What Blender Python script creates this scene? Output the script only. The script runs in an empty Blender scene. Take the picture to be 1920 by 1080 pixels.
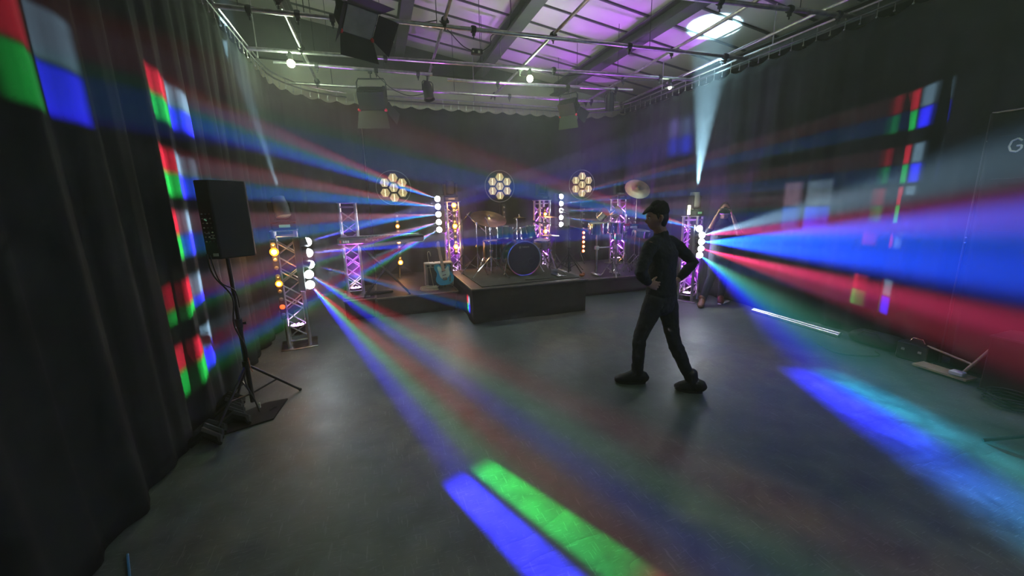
import bpy, bmesh, math, random
from mathutils import Vector, Matrix, Quaternion
random.seed(7)
S = bpy.context.scene
COL = S.collection
PI = math.pi
V = Vector

# ------------------------------------------------------------------ camera
def make_camera():
    yaw, pitch, roll = math.radians(19.0), math.radians(12.1), math.radians(1.2)
    f = V((math.sin(yaw) * math.cos(pitch), math.cos(yaw) * math.cos(pitch), -math.sin(pitch)))
    r = V((math.cos(yaw), -math.sin(yaw), 0))
    u = r.cross(f)
    r2 = r * math.cos(roll) - u * math.sin(roll)
    u2 = u * math.cos(roll) + r * math.sin(roll)
    cam = bpy.data.cameras.new('camera')
    o = bpy.data.objects.new('camera', cam)
    COL.objects.link(o)
    m = Matrix((r2, u2, -f)).transposed().to_4x4()
    m.translation = V((0, 0, 1.75))
    o.matrix_world = m
    cam.sensor_width = 36.0
    cam.lens = 720.0 / 1920.0 * 36.0
    cam.clip_start = 0.02
    cam.clip_end = 100
    S.camera = o
make_camera()

# ------------------------------------------------------------------ colour management, sampling helpers
S.view_settings.view_transform = 'Standard'
S.view_settings.look = 'None'
S.view_settings.gamma = 1.0
S.view_settings.use_curve_mapping = False
S.view_settings.exposure = 1.2
S.cycles.use_denoising = True
try:
    S.cycles.denoiser = 'OPENIMAGEDENOISE'
    S.cycles.denoising_input_passes = 'RGB_ALBEDO_NORMAL'
except Exception:
    pass
S.cycles.max_bounces = 5
S.cycles.diffuse_bounces = 3
S.cycles.glossy_bounces = 2
S.cycles.transmission_bounces = 2
S.cycles.volume_bounces = 0
S.cycles.transparent_max_bounces = 6
S.cycles.sample_clamp_indirect = 3.0
S.cycles.use_light_tree = True
S.cycles.volume_max_steps = 64

# ------------------------------------------------------------------ world
W = bpy.data.worlds.new('world')
S.world = W
W.use_nodes = True

# ------------------------------------------------------------------ lights of the rig
HAZE = 0.024
def lookat(o, src, dst, roll=0.0):
    d = (V(dst) - V(src)).normalized()
    up = V((0, 0, 1)) if abs(d.z) < 0.98 else V((0, 1, 0))
    r = d.cross(up).normalized()
    u = r.cross(d)
    if roll:
        q = Quaternion(d, roll); r = q @ r; u = q @ u
    m = Matrix((r, u, -d)).transposed().to_4x4()
    m.translation = V(src)
    o.matrix_world = m

def light(name, kind, src, power, color=(1, 1, 1), dst=None, angle=None, blend=0.15, radius=0.02, roll=0):
    L = bpy.data.lights.new(name, kind)
    L.energy = power; L.color = color
    if kind != 'AREA': L.shadow_soft_size = radius
    if kind == 'SPOT':
        L.spot_size = math.radians(angle); L.spot_blend = blend
    o = bpy.data.objects.new(name, L)
    COL.objects.link(o)
    if dst is not None: lookat(o, src, dst, roll)
    else: o.location = src
    return o

def N(nt, t, **k):
    n = nt.nodes.new(t)
    for a, b in k.items(): setattr(n, a, b)
    return n
def mth(nt, op, a, b=None, c=None, clamp=False):
    n = nt.nodes.new('ShaderNodeMath'); n.operation = op; n.use_clamp = clamp
    for i, v in enumerate((a, b, c)):
        if v is None: continue
        if isinstance(v, (int, float)): n.inputs[i].default_value = v
        else: nt.links.new(v, n.inputs[i])
    return n.outputs[0]

def quad_gobo(L, half_deg, cols, aspect=1.0, soft=1.0):
    """four chips of one lens: each throws its own square of colour"""
    L.use_nodes = True
    nt = L.node_tree; nt.nodes.clear()
    out = N(nt, 'ShaderNodeOutputLight'); em = N(nt, 'ShaderNodeEmission')
    nt.links.new(em.outputs[0], out.inputs[0])
    tc = N(nt, 'ShaderNodeTexCoord'); sp = N(nt, 'ShaderNodeSeparateXYZ')
    nt.links.new(tc.outputs['Normal'], sp.inputs[0])
    t = math.tan(math.radians(half_deg))
    z = mth(nt, 'ABSOLUTE', sp.outputs[2])
    u = mth(nt, 'DIVIDE', mth(nt, 'DIVIDE', sp.outputs[0], z), t * aspect)
    v = mth(nt, 'DIVIDE', mth(nt, 'DIVIDE', sp.outputs[1], z), t)
    acc = None
    def win(x, c, hw, soft):
        d = mth(nt, 'ABSOLUTE', mth(nt, 'SUBTRACT', x, c))
        n = nt.nodes.new('ShaderNodeMapRange'); n.interpolation_type = 'SMOOTHSTEP'
        nt.links.new(d, n.inputs['Value'])
        n.inputs['From Min'].default_value = hw - soft
        n.inputs['From Max'].default_value = hw + soft
        n.inputs['To Min'].default_value = 1.0; n.inputs['To Max'].default_value = 0.0
        return n.outputs['Result']
    for (cu, cv), col in cols:
        m = mth(nt, 'MULTIPLY', win(u, cu, 0.38, 0.12 * soft), win(v, cv, 0.46, 0.10 * soft))
        vm = N(nt, 'ShaderNodeVectorMath', operation='SCALE')
        vm.inputs[0].default_value = col; nt.links.new(m, vm.inputs['Scale'])
        if acc is None: acc = vm.outputs[0]
        else:
            ad = N(nt, 'ShaderNodeVectorMath', operation='ADD')
            nt.links.new(acc, ad.inputs[0]); nt.links.new(vm.outputs[0], ad.inputs[1]); acc = ad.outputs[0]
    nt.links.new(acc, em.inputs[0])

QUAD = [((-0.5, 0.5), (0.9, 0.02, 0.06)), ((0.5, 0.5), (0.26, 0.42, 0.60)),
        ((-0.5, -0.5), (0.02, 0.75, 0.10)), ((0.5, -0.5), (0.06, 0.055, 2.8))]
ALLBLUE = [((-0.5, 0.5), (0.01, 0.10, 1.1)), ((0.5, 0.5), (0.02, 0.16, 1.5)), ((-0.5, -0.5), (0.01, 0.13, 1.3)), ((0.5, -0.5), (0.02, 0.08, 1.6))]
FANTOP = [((-0.5, 0.5), (0.30, 0.42, 0.50)), ((0.5, 0.5), (0.22, 0.42, 0.62)), ((-0.5, -0.5), (0.5, 0.03, 0.10)), ((0.5, -0.5), (0.45, 0.05, 0.2))]
PALE = [((-0.5, 0.5), (0.34, 0.20, 0.30)), ((0.5, 0.5), (0.24, 0.32, 0.42)), ((-0.5, -0.5), (0.02, 0.10, 0.9)), ((0.5, -0.5), (0.04, 0.08, 2.0))]
DIMBLUE = [((-0.5, 0.5), (0.20, 0.16, 0.6)), ((0.5, 0.5), (0.14, 0.18, 0.5)), ((-0.5, -0.5), (0.02, 0.05, 0.9)), ((0.5, -0.5), (0.02, 0.05, 1.1))]
REDLOW = [((-0.5, 0.5), (1.3, 0.05, 0.22)), ((0.5, 0.5), (1.0, 0.05, 0.22)), ((-0.5, -0.5), (0.45, 0.02, 0.05)), ((0.5, -0.5), (0.3, 0.02, 0.06))]
TEALBLUE = [((-0.5, 0.5), (0.10, 0.42, 0.26)), ((0.5, 0.5), (0.07, 0.50, 0.48)), ((-0.5, -0.5), (0.01, 0.30, 0.5)), ((0.5, -0.5), (0.04, 0.05, 2.6))]
def beam(src, dst, power, half=3.6, cols=None, aspect=1.0, soft=1.0):
    o = light('beam_light', 'SPOT', src, power, dst=dst, angle=half * (2.9 if soft < 2.5 else 3.6), blend=0.05, radius=0.012)
    quad_gobo(o.data, half, cols or QUAD, aspect, soft)
    return o

# where each head of the four five-head bars sits and what it is aimed at
BAR_L = V((-0.88, 5.39, 1.09)); BAR_C = V((1.165, 7.60, 1.615)); BAR_B = V((3.93, 8.0, 1.62)); BAR_R = V((5.20, 5.18, 1.08))
def heads(c):
    sp = {BAR_L.y: .130, BAR_C.y: .142, BAR_B.y: .150, BAR_R.y: .108}[c.y]
    return [c + V((0, 0, sp * (2 - i))) for i in range(5)]
AIM_L = [V((5.75, 6.5, 3.0)), V((5.75, 4.0, 1.65)), V((1.25, 5.78, 0.26)), V((2.6, -1.3, 0.0)), V((0.90, 1.15, 0.0))]
AIM_C = [V((-1.45, 4.16, 2.60)), V((-1.45, 4.02, 2.05)), V((-1.45, 3.95, 1.58)), V((-1.45, 3.92, 1.06)), V((-1.45, 3.86, 0.60))]
AIM_B = [V((5.75, 3.12, 2.68)), V((5.75, 3.12, 2.11)), V((5.75, 3.14, 1.66)), V((5.75, 3.18, 1.15)), V((5.75, 3.25, 0.62))]
AIM_R = [V((-1.45, 2.75, 2.51)), V((4.6, 0.0, 2.12)), V((4.6, 0.0, 1.45)), V((4.6, 0.0, 0.45)), V((3.55, 0.95, 0.0))]
P_BEAM = 4700
H_L = (2.8, 3.0, 2.8, 2.8, 3.6); H_C = (2.3,) * 5; H_B = (2.3,) * 5; H_R = (2.2, 6.2, 6.0, 3.8, 5.2)
C_R = (None, FANTOP, ALLBLUE, REDLOW, TEALBLUE)
for bar, aims, pw, hv, cv in ((BAR_L, AIM_L, (2.8, 2.7, 1.25, 1.0, 1.15), H_L, (DIMBLUE, PALE, None, None, None)), (BAR_C, AIM_C, (2.6,) * 5, H_C, (None,) * 5), (BAR_B, AIM_B, (2.6,) * 5, H_B, (None,) * 5), (BAR_R, AIM_R, (1.9, 4.6, 5.2, 3.4, 1.5), H_R, C_R)):
    for i, (h, a, hh, w, cc) in enumerate(zip(heads(bar), aims, hv, pw, cv)):
        d = (a - h).normalized()
        beam(h + d * 0.11, a, P_BEAM * w, hh, cc, .38 if bar is BAR_B else 1.0, 4.6 if cc is TEALBLUE else 3.0 if ((bar is BAR_R and i) or cc is DIMBLUE or (bar is BAR_L and i == 2)) else (1.01, 2.4)[bar is BAR_C])
# two moving heads on the outer towers, beams straight up
light('moving_head_beam', 'SPOT', (-1.10, 5.52, 2.02), 2600, (0.45, 0.78, 1.0), dst=(-1.48, 5.9, 3.95), angle=7, blend=0.4)
light('moving_head_beam', 'SPOT', (5.28, 5.40, 2.02), 9000, (0.42, 0.78, 1.0), dst=(5.66, 5.70, 4.6), angle=19, blend=0.75)
# purple cans in the feet of the towers
PUR = (0.46, 0.05, 1.0)
for p, pw in (((-1.12, 5.5, 0.24), 60), ((1.42, 7.75, 0.55), 60), ((3.38, 7.7, 0.55), 90), ((5.4, 7.9, 0.5), 90), ((5.3, 5.45, 0.2), 90), ((-0.4, 6.75, 0.5), 60)):
    light('purple_can_light', 'SPOT', p, pw * 6.5, PUR, dst=(p[0] + (0.25 if p[0] < 5 else -.2), p[1] - 0.4, 5), angle=58, blend=0.7, radius=0.05)
# clear work lamps on the pipes; two unseen fill lamps added behind the photographer
for p, pw in (((-0.97, 6.86, 3.84), 37), ((2.66, 6.57, 3.84), 37), ((5.38, 6.36, 3.84), 4), ((1.2, -0.6, 4.0), 9), ((4.2, -0.2, 4.0), 24)):
    light('work_and_fill_light', 'POINT', p, pw, (0.72, 1.0, 0.66), radius=0.10)

# ------------------------------------------------------------------ materials
def M(name, col, rough=0.6, metal=0.0, spec=0.5, emit=None, es=0.0, bump=None, var=None, sheen=0.0, coat=0.0):
    m = bpy.data.materials.new(name); m.use_nodes = True
    nt = m.node_tree; b = nt.nodes['Principled BSDF']
    b.inputs['Base Color'].default_value = (*col, 1)
    b.inputs['Roughness'].default_value = rough
    b.inputs['Metallic'].default_value = metal
    b.inputs['Specular IOR Level'].default_value = spec
    if sheen: b.inputs['Sheen Weight'].default_value = sheen
    if coat: b.inputs['Coat Weight'].default_value = coat
    if emit:
        b.inputs['Emission Color'].default_value = (*emit, 1)
        b.inputs['Emission Strength'].default_value = es
        m.cycles.emission_sampling = 'NONE'
    tc = N(nt, 'ShaderNodeTexCoord')
    sc, am = var or (9.0, 0.18)
    n = N(nt, 'ShaderNodeTexNoise'); n.inputs['Scale'].default_value = sc; n.inputs['Detail'].default_value = 4
    nt.links.new(tc.outputs['Object'], n.inputs['Vector'])
    mp = nt.nodes.new('ShaderNodeMapRange')
    nt.links.new(n.outputs[0], mp.inputs['Value'])
    mp.inputs['From Min'].default_value = .3; mp.inputs['From Max'].default_value = .7
    mp.inputs['To Min'].default_value = 1 - am; mp.inputs['To Max'].default_value = 1 + am
    mx = N(nt, 'ShaderNodeVectorMath', operation='SCALE'); mx.inputs[0].default_value = col
    nt.links.new(mp.outputs[0], mx.inputs['Scale']); nt.links.new(mx.outputs[0], b.inputs['Base Color'])
    if bump:
        n2 = N(nt, 'ShaderNodeTexNoise'); n2.inputs['Scale'].default_value = bump[0]; n2.inputs['Detail'].default_value = 5
        nt.links.new(tc.outputs['Object'], n2.inputs['Vector'])
        bp = N(nt, 'ShaderNodeBump'); bp.inputs['Strength'].default_value = bump[1]; bp.inputs['Distance'].default_value = bump[2]
        nt.links.new(n2.outputs[0], bp.inputs['Height']); nt.links.new(bp.outputs[0], b.inputs['Normal'])
    return m

m_drape = M('black_drape', (0.020, 0.0225, 0.021), 0.95, spec=0.15, bump=(260, 0.3, 0.002), var=(2.0, .3))
m_skirt = M('black_skirt', (0.035, 0.028, 0.026), 0.92, spec=0.2, bump=(200, .3, .002))
m_ceil = M('roof_lining', (0.72, 0.70, 0.62), 0.55, bump=(3, .15, .02), var=(1.3, .12))
m_wall = M('beige_wall', (0.72, 0.70, 0.56), 0.8, var=(1.5, .12))
m_dark = M('dark_paint', (0.035, 0.036, 0.030), 0.8, var=(2, .3))
m_beam = M('rafter_steel', (0.06, 0.065, 0.055), 0.6, var=(4, .2))
m_alu = M('aluminium', (0.72, 0.72, 0.70), 0.28, metal=1.0, bump=(90, .08, .002))
m_pipe = M('scaffold_pipe', (0.55, 0.55, 0.50), 0.33, metal=0.9, bump=(40, .1, .002), var=(14, .25))
m_black = M('black_plastic', (0.016, 0.017, 0.016), 0.42, var=(20, .2))
m_matte = M('black_matte', (0.02, 0.021, 0.019), 0.75, bump=(120, .2, .001))
m_door = M('barn_door_steel', (0.020, 0.025, 0.018), 0.6, var=(6, .15))
m_chrome = M('chrome', (0.85, 0.85, 0.83), 0.12, metal=1.0, var=(9, .02))
m_steel = M('brushed_steel', (0.6, 0.6, 0.57), 0.35, metal=1.0)
m_grey = M('grey_fixture_shell', (0.22, 0.24, 0.20), 0.5)
m_brass = M('cymbal_bronze', (0.62, 0.42, 0.22), 0.28, metal=1.0, bump=(60, .1, .001))
m_teal = M('teal_lacquer', (0.01, 0.16, 0.19), 0.18, coat=.6)
m_head = M('drum_skin', (0.62, 0.60, 0.54), 0.5)
m_resin = M('resonant_skin', (0.05, 0.05, 0.06), 0.25)
m_white = M('white_paint', (0.75, 0.75, 0.72), 0.4)
m_ink = M('printed_white', (0.7, 0.72, 0.6), 0.5)
m_red = M('red_plastic', (0.7, 0.03, 0.03), 0.4)
m_orange = M('orange_drum_skin', (0.75, 0.16, 0.06), 0.45)
m_redcap = M('red_latch', (0.75, 0.05, 0.05), 0.5)
m_yellow = M('yellow_latch', (0.8, 0.6, 0.05), 0.5)
m_lens = M('lit_lens', (0.9, 0.95, 1.0), 0.2, emit=(0.85, 0.95, 1.0), es=30)
m_lens_blue = M('lit_beam_lens', (0.6, 0.85, 1.0), 0.2, emit=(0.5, 0.8, 1.0), es=6)
m_amber = M('lit_amber_led', (1.0, 0.3, 0.02), 0.3, emit=(1.0, 0.19, 0.012), es=1.5)
m_amber_core = M('lit_amber_core', (1.0, 0.8, 0.4), 0.3, emit=(1.0, 0.70, 0.28), es=4)
m_red_led = M('lit_red_led', (1.0, 0.2, 0.05), 0.3, emit=(1.0, 0.07, 0.01), es=1.5)
m_off_led = M('unlit_led', (0.45, 0.47, 0.36), 0.25, metal=.6)
m_purple_led = M('lit_purple_led', (0.9, 0.6, 1.0), 0.3, emit=(0.75, 0.35, 1.0), es=12)
m_hex = M('warm_hex_reflector', (0.42, 0.36, 0.22), 0.3, emit=(1.0, 0.82, 0.42), es=0.11)
m_fil = M('glowing_filament', (1, .9, .6), 0.3, emit=(1.0, 0.80, 0.40), es=0.8)
m_bulb = M('lit_work_lamp', (1, 1, .7), 0.3, emit=(1.0, 1.0, 0.50), es=20)
m_panel = M('lit_led_panel', (1, 1, .8), 0.4, emit=(1.0, 1.0, 0.62), es=2.2)
m_green_led = M('lit_green_display', (.4, .9, .5), 0.3, emit=(.45, .9, .6), es=0.05)
m_guitar = M('sky_blue_lacquer', (0.06, 0.46, 0.60), 0.22, coat=.6, var=(4, .04))
m_guard = M('mint_pickguard', (0.62, 0.78, 0.58), 0.35)
m_maple = M('maple_neck', (0.62, 0.42, 0.24), 0.38, var=(30, .1))
m_grille = M('speaker_grille', (0.05, 0.042, 0.03), 0.85, bump=(300, .4, .002))
m_tolex = M('grey_tolex', (0.35, 0.30, 0.22), 0.7, bump=(200, .3, .001))
m_deck = M('stage_deck', (0.032, 0.029, 0.030), 0.55, bump=(60, .2, .002), var=(3, .3))
m_edge = M('worn_deck_edge', (0.40, 0.34, 0.25), 0.45, metal=.3)
m_rug = M('drum_rug', (0.042, 0.044, 0.034), 0.95, bump=(240, .5, .004))
m_skin = M('skin', (0.36, 0.19, 0.125), 0.5, var=(18, .08))
m_hair = M('black_hair', (0.012, 0.010, 0.009), 0.55, bump=(160, .6, .004))
m_cap = M('black_cap', (0.012, 0.011, 0.011), 0.9, bump=(300, .4, .001))
m_shirt = M('black_jumper', (0.012, 0.013, 0.016), 0.88, bump=(30, .5, .012), var=(5, .2))
m_jeans = M('black_jeans', (0.013, 0.014, 0.017), 0.85, bump=(22, .5, .010))
m_shoe = M('black_boot', (0.010, 0.010, 0.009), 0.6, bump=(90, .3, .002))
m_brown = M('brown_leather', (0.16, 0.05, 0.025), 0.4, bump=(60, .2, .002))
m_navy = M('dark_navy_cloth', (0.012, 0.014, 0.03), 0.85, bump=(25, .4, .01))
m_eye = M('eye_white', (0.6, 0.58, 0.55), 0.3)
m_cable_b = M('blue_cable', (0.05, 0.25, 0.5), 0.5)
m_cable = M('black_cable', (0.015, 0.015, 0.015), 0.6)
m_cream = M('cream_cable', (0.62, 0.60, 0.35), 0.5)
m_rust = M('rust_orange', (0.55, 0.16, 0.07), 0.7)
m_wood = M('pale_wood', (0.42, 0.33, 0.2), 0.6, var=(20, .15))

def floor_material():
    m = bpy.data.materials.new('grey_dance_vinyl'); m.use_nodes = True
    nt = m.node_tree; b = nt.nodes['Principled BSDF']
    tc = N(nt, 'ShaderNodeTexCoord')
    def noise(sc, scale=(1, 1, 1), det=5, rot=0.0, dist=0.0):
        mp = N(nt, 'ShaderNodeMapping'); mp.inputs['Scale'].default_value = scale; mp.inputs['Rotation'].default_value = (0, 0, rot)
        nt.links.new(tc.outputs['Object'], mp.inputs['Vector'])
        n = N(nt, 'ShaderNodeTexNoise'); n.inputs['Scale'].default_value = sc; n.inputs['Detail'].default_value = det
        n.inputs['Distortion'].default_value = dist
        nt.links.new(mp.outputs[0], n.inputs['Vector']); return n.outputs[0]
    big = noise(0.55, det=3); mid = noise(4.5, det=6, dist=.6)
    scr = noise(14, (1, 9, 1), 6, 0.5); scr2 = noise(7, (10, 1, 1), 6, 0.35)
    r = N(nt, 'ShaderNodeValToRGB'); nt.links.new(big, r.inputs[0])
    e = r.color_ramp.elements
    e[0].position = .36; e[0].color = (0.060, 0.082, 0.068, 1); e[1].position = .62; e[1].color = (0.165, 0.155, 0.112, 1)
    x = e.new(.5); x.color = (0.115, 0.132, 0.125, 1)
    # scuffs: thin pale streaks, wear in darker cloudy spots
    s1 = mth(nt, 'GREATER_THAN', scr, .63); s2 = mth(nt, 'GREATER_THAN', scr2, .64)
    sc = mth(nt, 'MULTIPLY', mth(nt, 'ADD', s1, s2, clamp=True), .55)
    v = mth(nt, 'MULTIPLY_ADD', mid, 1.6, .20)
    v2 = mth(nt, 'ADD', v, sc)
    mx = N(nt, 'ShaderNodeVectorMath', operation='SCALE')
    nt.links.new(r.outputs[0], mx.inputs[0]); nt.links.new(v2, mx.inputs['Scale'])
    nt.links.new(mx.outputs[0], b.inputs['Base Color'])
    rg = mth(nt, 'MULTIPLY_ADD', mid, .35, .30)
    nt.links.new(rg, b.inputs['Roughness'])
    # wrinkles of the loose sheet
    wr = noise(1.1, (1.0, 2.2, 1), 3, 0.45, .5)
    wr2 = mth(nt, 'POWER', mth(nt, 'ABSOLUTE', mth(nt, 'SUBTRACT', wr, .5)), .5)
    h = mth(nt, 'MULTIPLY_ADD', wr2, 1.0, mth(nt, 'MULTIPLY', scr, .12))
    bp = N(nt, 'ShaderNodeBump'); bp.inputs['Strength'].default_value = .32; bp.inputs['Distance'].default_value = .012
    nt.links.new(h, bp.inputs['Height']); nt.links.new(bp.outputs[0], b.inputs['Normal'])
    return m
m_floor = floor_material()

# ------------------------------------------------------------------ mesh builders
def frame(d):
    d = V(d).normalized()
    a = V((0, 0, 1)) if abs(d.z) < .9 else V((1, 0, 0))
    x = d.cross(a).normalized(); y = d.cross(x).normalized()
    return x, y, d
class MB:
    def __init__(s): s.bm = bmesh.new(); s.X = Matrix.Identity(4)
    def v(s, p): return s.bm.verts.new(s.X @ V(p))
    def face(s, vs):
        try: return s.bm.faces.new(vs)
        except ValueError: return None
    def box(s, c, d, rot=None):
        c = V(c); R = rot or Matrix.Identity(3); vs = []
        for k in (-1, 1):
            for j in (-1, 1):
                for i in (-1, 1):
                    vs.append(s.v(c + R @ V((i * d[0] / 2, j * d[1] / 2, k * d[2] / 2))))
        for f in ((0, 2, 3, 1), (4, 5, 7, 6), (0, 1, 5, 4), (2, 6, 7, 3), (0, 4, 6, 2), (1, 3, 7, 5)):
            s.face([vs[i] for i in f])
        return s
    def rbox(s, c, d, r, rot=None):
        """box with chamfered vertical edges and top/bottom edges"""
        c = V(c); R = rot or Matrix.Identity(3); rings = []
        hx, hy, hz = d[0] / 2, d[1] / 2, d[2] / 2
        for z, k in ((-hz, r), (-hz + r, 0), (hz - r, 0), (hz, r)):
            a, b = hx - k, hy - k; q = r * .6 + 1e-5
            pts = [(a - q, -b), (a, -b + q), (a, b - q), (a - q, b), (-a + q, b), (-a, b - q), (-a, -b + q), (-a + q, -b)]
            rings.append([s.v(c + R @ V((x, y, z))) for x, y in pts])
        for a, b in zip(rings, rings[1:]):
            for i in range(8): s.face([a[i], a[(i + 1) % 8], b[(i + 1) % 8], b[i]])
        s.face(rings[0][::-1]); s.face(rings[-1]); return s
    def rings(s, rs, closed=False, cap=True):
        n = len(rs[0])
        for a, b in (list(zip(rs, rs[1:])) + ([(rs[-1], rs[0])] if closed else [])):
            for i in range(n): s.face([a[i], a[(i + 1) % n], b[(i + 1) % n], b[i]])
        if cap and not closed:
            s.face(rs[0][::-1]); s.face(rs[-1])
        return s
    def tube(s, p, q, r, r2=None, n=10, cap=True):
        p, q = V(p), V(q); r2 = r if r2 is None else r2
        if (q - p).length < 1e-6: return s
        x, y, d = frame(q - p)
        rs = [[s.v(c + (x * math.cos(t) + y * math.sin(t)) * rr) for t in [2 * PI * i / n for i in range(n)]] for c, rr in ((p, r), (q, r2))]
        return s.rings(rs, cap=cap)
    def path(s, pts, r, n=7, closed=False):
        pts = [V(p) for p in pts]; rs = []; px = None; L = len(pts)
        for i, p in enumerate(pts):
            a = pts[(i - 1) % L] if (closed or i > 0) else p
            b = pts[(i + 1) % L] if (closed or i < L - 1) else p
            d = (b - a).normalized()
            if px is None: x, y, _ = frame(d)
            else:
                x = (px - d * px.dot(d)).normalized(); y = d.cross(x)
            px = x
            rr = r[i] if isinstance(r, (list, tuple)) else r
            rs.append([s.v(p + (x * math.cos(t) + y * math.sin(t)) * rr) for t in [2 * PI * k / n for k in range(n)]])
        return s.rings(rs, closed)
    def lathe(s, prof, o=(0, 0, 0), axis=(0, 0, 1), n=24, cap=True):
        x, y, d = frame(axis); o = V(o)
        if abs(V(axis).normalized().z) > .999:
            x, y = V((1, 0, 0)), V((0, 1, 0)); d = V((0, 0, 1 if axis[2] > 0 else -1))
        rs = [[s.v(o + d * z + (x * math.cos(t) + y * math.sin(t)) * max(r, 1e-4)) for t in [2 * PI * k / n for k in range(n)]] for r, z in prof]
        return s.rings(rs, cap=cap)
    def ball(s, c, r, n=12, sc=(1, 1, 1)):
        c = V(c); rs = []
        for k in range(1, n // 2):
            a = PI * k / (n // 2)
            rs.append([s.v(c + V((math.sin(a) * math.cos(t) * r * sc[0], math.sin(a) * math.sin(t) * r * sc[1], -math.cos(a) * r * sc[2]))) for t in [2 * PI * i / n for i in range(n)]])
        s.rings(rs, cap=False)
        b, t = s.v(c - V((0, 0, r * sc[2]))), s.v(c + V((0, 0, r * sc[2])))
        for i in range(n):
            s.face([b, rs[0][(i + 1) % n], rs[0][i]]); s.face([t, rs[-1][i], rs[-1][(i + 1) % n]])
        return s
    def prism(s, pts, o, x, y, depth):
        """2-D outline in the plane (x, y) at o, pushed by vector depth"""
        o, x, y, dd = V(o), V(x), V(y), V(depth)
        a = [s.v(o + x * u + y * w) for u, w in pts]; b = [s.v(o + x * u + y * w + dd) for u, w in pts]
        return s.rings([a, b])
    def build(s, name, mat, parent=None, smooth=True, rel=True):
        bm = s.bm
        bmesh.ops.recalc_face_normals(bm, faces=bm.faces)
        me = bpy.data.meshes.new(name)
        if parent is not None and rel:
            bm.transform(world_of(parent).inverted())
        bm.to_mesh(me); bm.free()
        me.materials.append(mat)
        if smooth:
            me.polygons.foreach_set('use_smooth', [True] * len(me.polygons))
            me.set_sharp_from_angle(angle=math.radians(38))
        o = bpy.data.objects.new(name, me); COL.objects.link(o)
        if parent is not None: o.parent = parent
        return o
def world_of(o):
    m = o.matrix_basis.copy()
    while o.parent is not None:
        o = o.parent; m = o.matrix_basis @ m
    return m
def tag(o, label=None, cat=None, group=None, kind=None):
    if label: o['label'] = label
    if cat: o['category'] = cat
    if group: o['group'] = group
    if kind: o['kind'] = kind
    return o
def thing(name, label, cat, loc=(0, 0, 0), rz=0.0, group=None):
    o = bpy.data.objects.new(name, None); COL.objects.link(o)
    o.empty_display_size = .1
    o.location = loc; o.rotation_euler = (0, 0, rz)
    return tag(o, label, cat, group)
def kids(o): return [c for c in bpy.data.objects if c.parent == o]
def copy_tree(o, parent=None):
    c = o.copy(); COL.objects.link(c); c.parent = parent
    for ch in kids(o): copy_tree(ch, c)
    return c
def dup(o, loc, rz, label, group=None):
    c = copy_tree(o); c.location = loc; c.rotation_euler = (0, 0, rz); c['label'] = label
    if group: c['group'] = group
    return c
def struct(mb, name, mat, smooth=False):
    return tag(mb.build(name, mat, None, smooth), kind='structure')

# ------------------------------------------------------------------ room shell
X0, X1, Y0, Y1 = -2.6, 7.6, -2.6, 9.85
def roof(x, y): return 5.42 - .14 * x
b = MB(); b.box(((X0 + X1) / 2, (Y0 + Y1) / 2, -.06), (X1 - X0 + .3, Y1 - Y0 + .3, .12)); struct(b, 'floor', m_floor)
b = MB()
b.prism([(X0 - .1, roof(X0 - .1, 0)), (X1 + .1, roof(X1 + .1, 0)), (X1 + .1, roof(X1 + .1, 0) + .1), (X0 - .1, roof(X0 - .1, 0) + .1)], (0, Y0 - .1, 0), (1, 0, 0), (0, 0, 1), (0, Y1 - Y0 + .2, 0))
struct(b, 'ceiling', m_ceil)
b = MB()
y = 0.4
while y < 9.7:      # seams where the lining sheets lap
    b.prism([(X0, roof(X0, 0) - .025), (X1, roof(X1, 0) - .025), (X1, roof(X1, 0) + .01), (X0, roof(X0, 0) + .01)], (0, y, 0), (1, 0, 0), (0, 0, 1), (0, .035, 0)); y += .62
struct(b, 'trim_1', m_beam)
b = MB(); b.box(((X0 + X1) / 2, Y1 + .05, 2.4), (X1 - X0 + .2, .1, 4.9)); struct(b, 'wall_back', m_wall)
b = MB()
zl = 4.80
b.prism([(X0, zl + .0), (X1, zl - .12), (X1, 6), (X0, 6)], (0, Y1 + .12, 0), (1, 0, 0), (0, 0, 1), (0, -.24, 0)); struct(b, 'trim_2', m_dark)
for nm, x in (('wall_left', X0), ('wall_right', X1)):
    b = MB(); b.box((x + (-.05 if x < 0 else .05), (Y0 + Y1) / 2, 2.9), (.1, Y1 - Y0 + .1, 5.8)); struct(b, nm, m_dark)
b = MB(); b.box(((X0 + X1) / 2, Y0 - .05, 2.9), (X1 - X0 + .2, .1, 5.8)); struct(b, 'wall_front', m_dark)
# rafters running from front to back under the lining
for i, (x, w) in enumerate(((-1.25, .2), (0.80, .2), (2.62, .24), (4.62, .26), (6.75, .26))):
    b = MB(); z = roof(x, 0)
    b.box((x, 3.6, z - .07), (w, 12.3, .025)); b.box((x, 3.6, z - .17), (.03, 12.3, .2)); b.box((x, 3.6, z - .27), (w, 12.3, .028))
    struct(b, 'trim_%d' % (3 + i), m_beam)

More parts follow.
